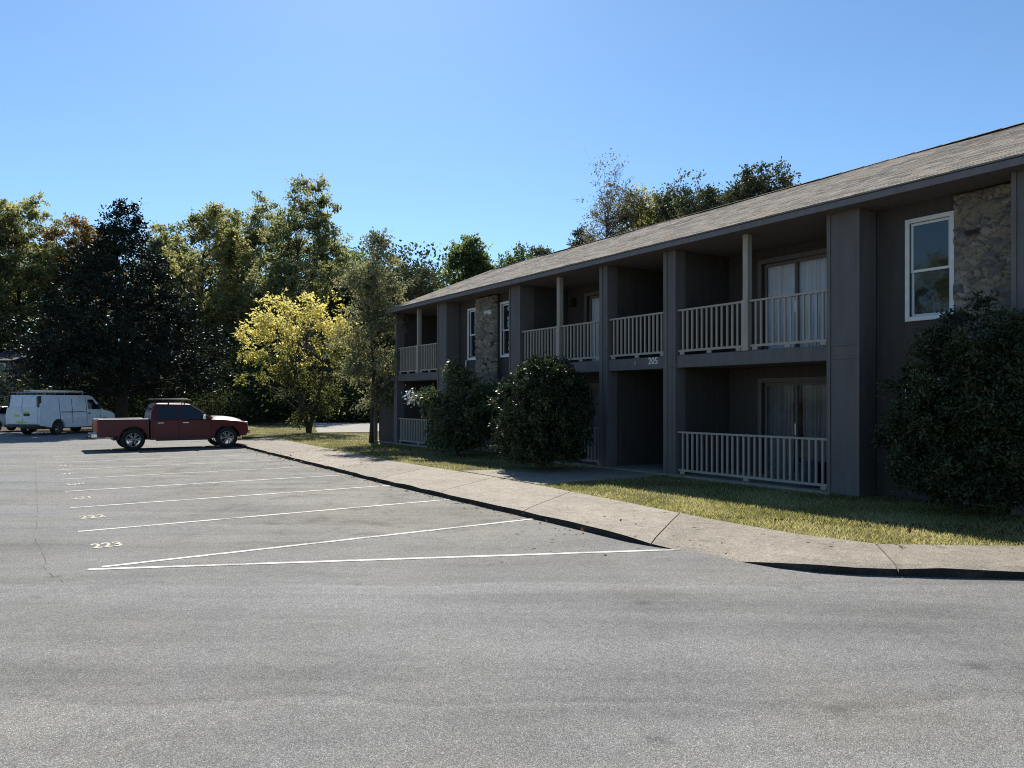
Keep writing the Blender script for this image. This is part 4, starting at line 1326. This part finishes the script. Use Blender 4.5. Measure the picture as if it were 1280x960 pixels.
# ---- white van
HEAD = 10.0
rr_ = pz(50, 38.7, ASZ)
ang = R(90 - (YAW + HEAD))
fwd = Vector((math.cos(ang), math.sin(ang), 0)); lft = Vector((-math.sin(ang), math.cos(ang), 0))
van_o = rr_ + fwd * 1.25 + lft * 1.0
vn = empty('cargo_van', van_o, ang)
tag(vn, 'white windowless cargo van with ladder rack parked in magnolia shade', 'van')
VB = 3.45
prof = [(-1.22, .5), (-1.25, 1.0), (-1.2, 1.5), (-1.12, 1.98), (-1.0, 2.06), (2.35, 2.06), (2.62, 1.98), (3.35, 1.28), (4.05, 1.12), (4.25, 1.0), (4.3, .5), (4.2, .36), (VB + .47, .36)] + arc(VB, .36, .46, 0, 180, 12) + [(.47, .36)] + arc(0, .36, .46, 0, 180, 12) + [(-.5, .4)]
m = MB()
# tumblehome: the upper body leans in
base_n = len(prof)
b0 = len(m.v)
for s in (-1, 1):
    for (x, z) in prof: m.v.append((x, s * (1.0 - .13 * max(0, (z - 1.0)) / 1.06), z))
m.face(range(base_n)); m.face(reversed(range(base_n, 2 * base_n)))
for i in range(base_n):
    j = (i + 1) % base_n; m.face((i, base_n + i, base_n + j, j))
m.build('body', MAT['vanwhite'], vn, .05, seg=3)


def vy(z): return 1.0 - .13 * max(0, (z - 1.0)) / 1.06


for s in (-1, 1):
    dr = quad_pane('door', [(x, s * (vy(z) + .001), z) for x, z in [(2.1, .55), (3.05, .55), (3.05, 1.3), (2.62, 1.85), (2.1, 1.9)]], (0, s, 0), 'vanwhite', vn, .008)
    quad_pane('side_window', [(x, s * (vy(z) + .012), z) for x, z in [(2.18, 1.3), (3.0, 1.3), (2.58, 1.83), (2.18, 1.83)]], (0, s, .1), 'tint', dr, .008)
    h = MB(); h.box(2.16, s * 1.0, 1.05, 2.3, s * 1.035, 1.11); h.build('handle', MAT['black'], dr)
    h = MB(); h.box(.2, s * .985, 1.16, 1.9, s * 1.012, 1.19); h.build('slide_rail', MAT['black'], vn)
    for x in (.12, 1.0, 2.05, 3.08):
        sm = MB(); b_ = [(x - .006, s * (vy(z) + .0), z) for z in (.55, 1.0, 1.9)] + [(x + .006, s * (vy(z) + .0), z) for z in (1.9, 1.0, .55)]
        quad_pane('door_seam', b_, (0, s, 0), 'black', vn, .012)
    h = MB(); h.box(2.75, s * 1.0, 1.3, 2.9, s * 1.22, 1.58); h.build('mirror', MAT['black'], vn, .03)
    for x in (0, VB): wheel(vn, x, s * .86, .37, .24, s, 5, rim_mat='trim')
    tl = MB(); tl.box(-1.235, s * .87 - .05, 1.42, -1.06, s * .87 + .06, 2.0); tl.build('taillight', MAT['black'], vn, .02)
    rd = MB(); rd.box(-1.272, .015 * s, .58, -1.215, s * .86, 1.36) ; rd.v = [((-1.262 if i % 8 in (0, 3, 4, 7) else -1.2), y, z) for i, (x, y, z) in enumerate(rd.v)]
    d_ = rd.build('rear_door', MAT['vanwhite'], vn, .012)
    pn = quad_pane('rear_window', [(-1.2175, s * .1, 1.42), (-1.2175, s * .74, 1.42), (-1.14, s * .70, 1.93), (-1.14, s * .1, 1.93)], (-1, 0, .15), 'vanwhite', d_, .02)
pr = MB(); pr.box(-1.268, -.42, .98, -1.2625, -.06, 1.12); pr.build('printed_sign', MAT['black'], vn)
pr = MB(); pr.box(-1.268, -.36, 1.125, -1.2625, -.1, 1.22); pr.box(-1.268, .15, .95, -1.2625, .5, 1.06); pr.box(-1.268, -.2, .62, -1.2625, .3, .72); pr.build('printed_emblem', MAT['yellowgreen'], vn)
quad_pane('windshield', [(3.28, -.86, 1.36), (3.28, .86, 1.36), (2.68, .80, 1.93), (2.68, -.80, 1.93)], (.7, 0, .7), 'tint', vn, .012)
m = MB(); m.box(-1.42, -.95, .42, -1.2, .95, .56); m.build('rear_bumper', MAT['black'], vn, .03)
m = MB(); m.box(4.2, -.95, .42, 4.42, .95, .68); m.build('front_bumper', MAT['black'], vn, .04)
m = MB(); m.box(-.6, -.6, .3, 4, .6, .42); m.build('chassis', MAT['black'], vn)
m = MB()
for x in (-.7, .6, 1.9): m.tube([(x, -.85, 2.04), (x, -.8, 2.2), (x, .8, 2.2), (x, .85, 2.04)], .022, 6)
for y in (-.8, .8): m.tube([(-1.1, y, 2.2), (2.3, y, 2.2)], .018, 6)
m.build('roof_rack', MAT['metal'], vn)
ld = empty('ladder', van_o + fwd * .2 + Vector((0, 0, 2.225)), ang)
tag(ld, 'aluminium extension ladder lying on the white van roof rack', 'ladder')
m = MB()
for y in (-.62, -.22): m.box(-1.6, y - .02, 0, 2.0, y + .02, .08)
m.build('rail', MAT['metal'], ld)
for k in range(12):
    m = MB(); m.tube([(-1.45 + .3 * k, -.6, .04), (-1.45 + .3 * k, -.24, .04)], .016, 6); m.build('rung', MAT['metal'], ld)

# ---- silver car at the picture edge
co_ = pz(-22, 41.5, ASZ)
cr = empty('parked_car', co_ + fwd * 1.0 + lft * .9, ang)
tag(cr, 'pale silver car parked on the far side of the white van', 'car')
cprof = [(-.95, .42), (-1.0, .75), (-.9, .98), (-.3, 1.02), (.35, 1.42), (1.5, 1.45), (2.3, 1.0), (3.2, .86), (3.45, .7), (3.45, .35), (3.1, .28)] + arc(2.7, .32, .36, 0, 180, 10) + arc(0, .32, .36, 0, 180, 10) + [(-.5, .3)]
m = MB(); nn = len(cprof)
for s in (-1, 1):
    for (x, z) in cprof: m.v.append((x, s * (.88 - .22 * max(0, z - .95) / .5), z))
m.face(range(nn)); m.face(reversed(range(nn, 2 * nn)))
for i in range(nn):
    j = (i + 1) % nn; m.face((i, nn + i, nn + j, j))
m.build('body', MAT['silver'], cr, .05, seg=3)
for s in (-1, 1):
    def cyy(z): return .88 - .22 * max(0, z - .95) / .5
    quad_pane('side_window', [(x, s * (cyy(z) + .004), z) for x, z in [(0, 1.05), (2.1, 1.03), (1.5, 1.38), (.45, 1.36)]], (0, s, .3), 'tint', cr, .008)
    for x in (0, 2.7): wheel(cr, x, s * .76, .32, .2, s, 5)
    tl = MB(); tl.box(-1.01, s * .68 - .12, .72, -.9, s * .68 + .14, .88); tl.build('taillight', MAT['lens_red'], cr, .02)
quad_pane('rear_window', [(-.22, -.7, 1.07), (-.22, .7, 1.07), (.30, .6, 1.39), (.30, -.6, 1.39)], (-.6, 0, .8), 'tint', cr, .01)

# ---- grey neighbour house at the far edge
nh = pz(-70, 62, -0.11)
na = R(-YAW)
hb_ = empty('neighbour_house', nh, na)
tag(hb_, 'grey two storey house with white window trim half hidden beyond the magnolia', 'house')
m = MB(); m.box(-6, 0, 0, 5.4, 8, 5.0); m.build('wall', MAT['panel'], hb_)
m = MB(); m.prism([(-.4, 5.0), (4, 5.9), (8.4, 5.0), (8.4, 4.9), (-.4, 4.9)], 'x', -6.3, 5.7); m.build('roof', MAT['dark'], hb_)
for (x0, z0, z1) in ((4.1, .9, 2.2), (4.1, 3.3, 4.8), (0, .9, 2.2), (0, 3.3, 4.8)):
    m = MB(); m.box(x0, -.04, z0, x0 + .9, -.003, z1); f_ = m.build('window', MAT['white'], hb_)
    m = MB(); m.box(x0 + .12, -.06, z0 + .12, x0 + .78, -.042, z1 - .12); m.build('pane', MAT['tint'], f_)
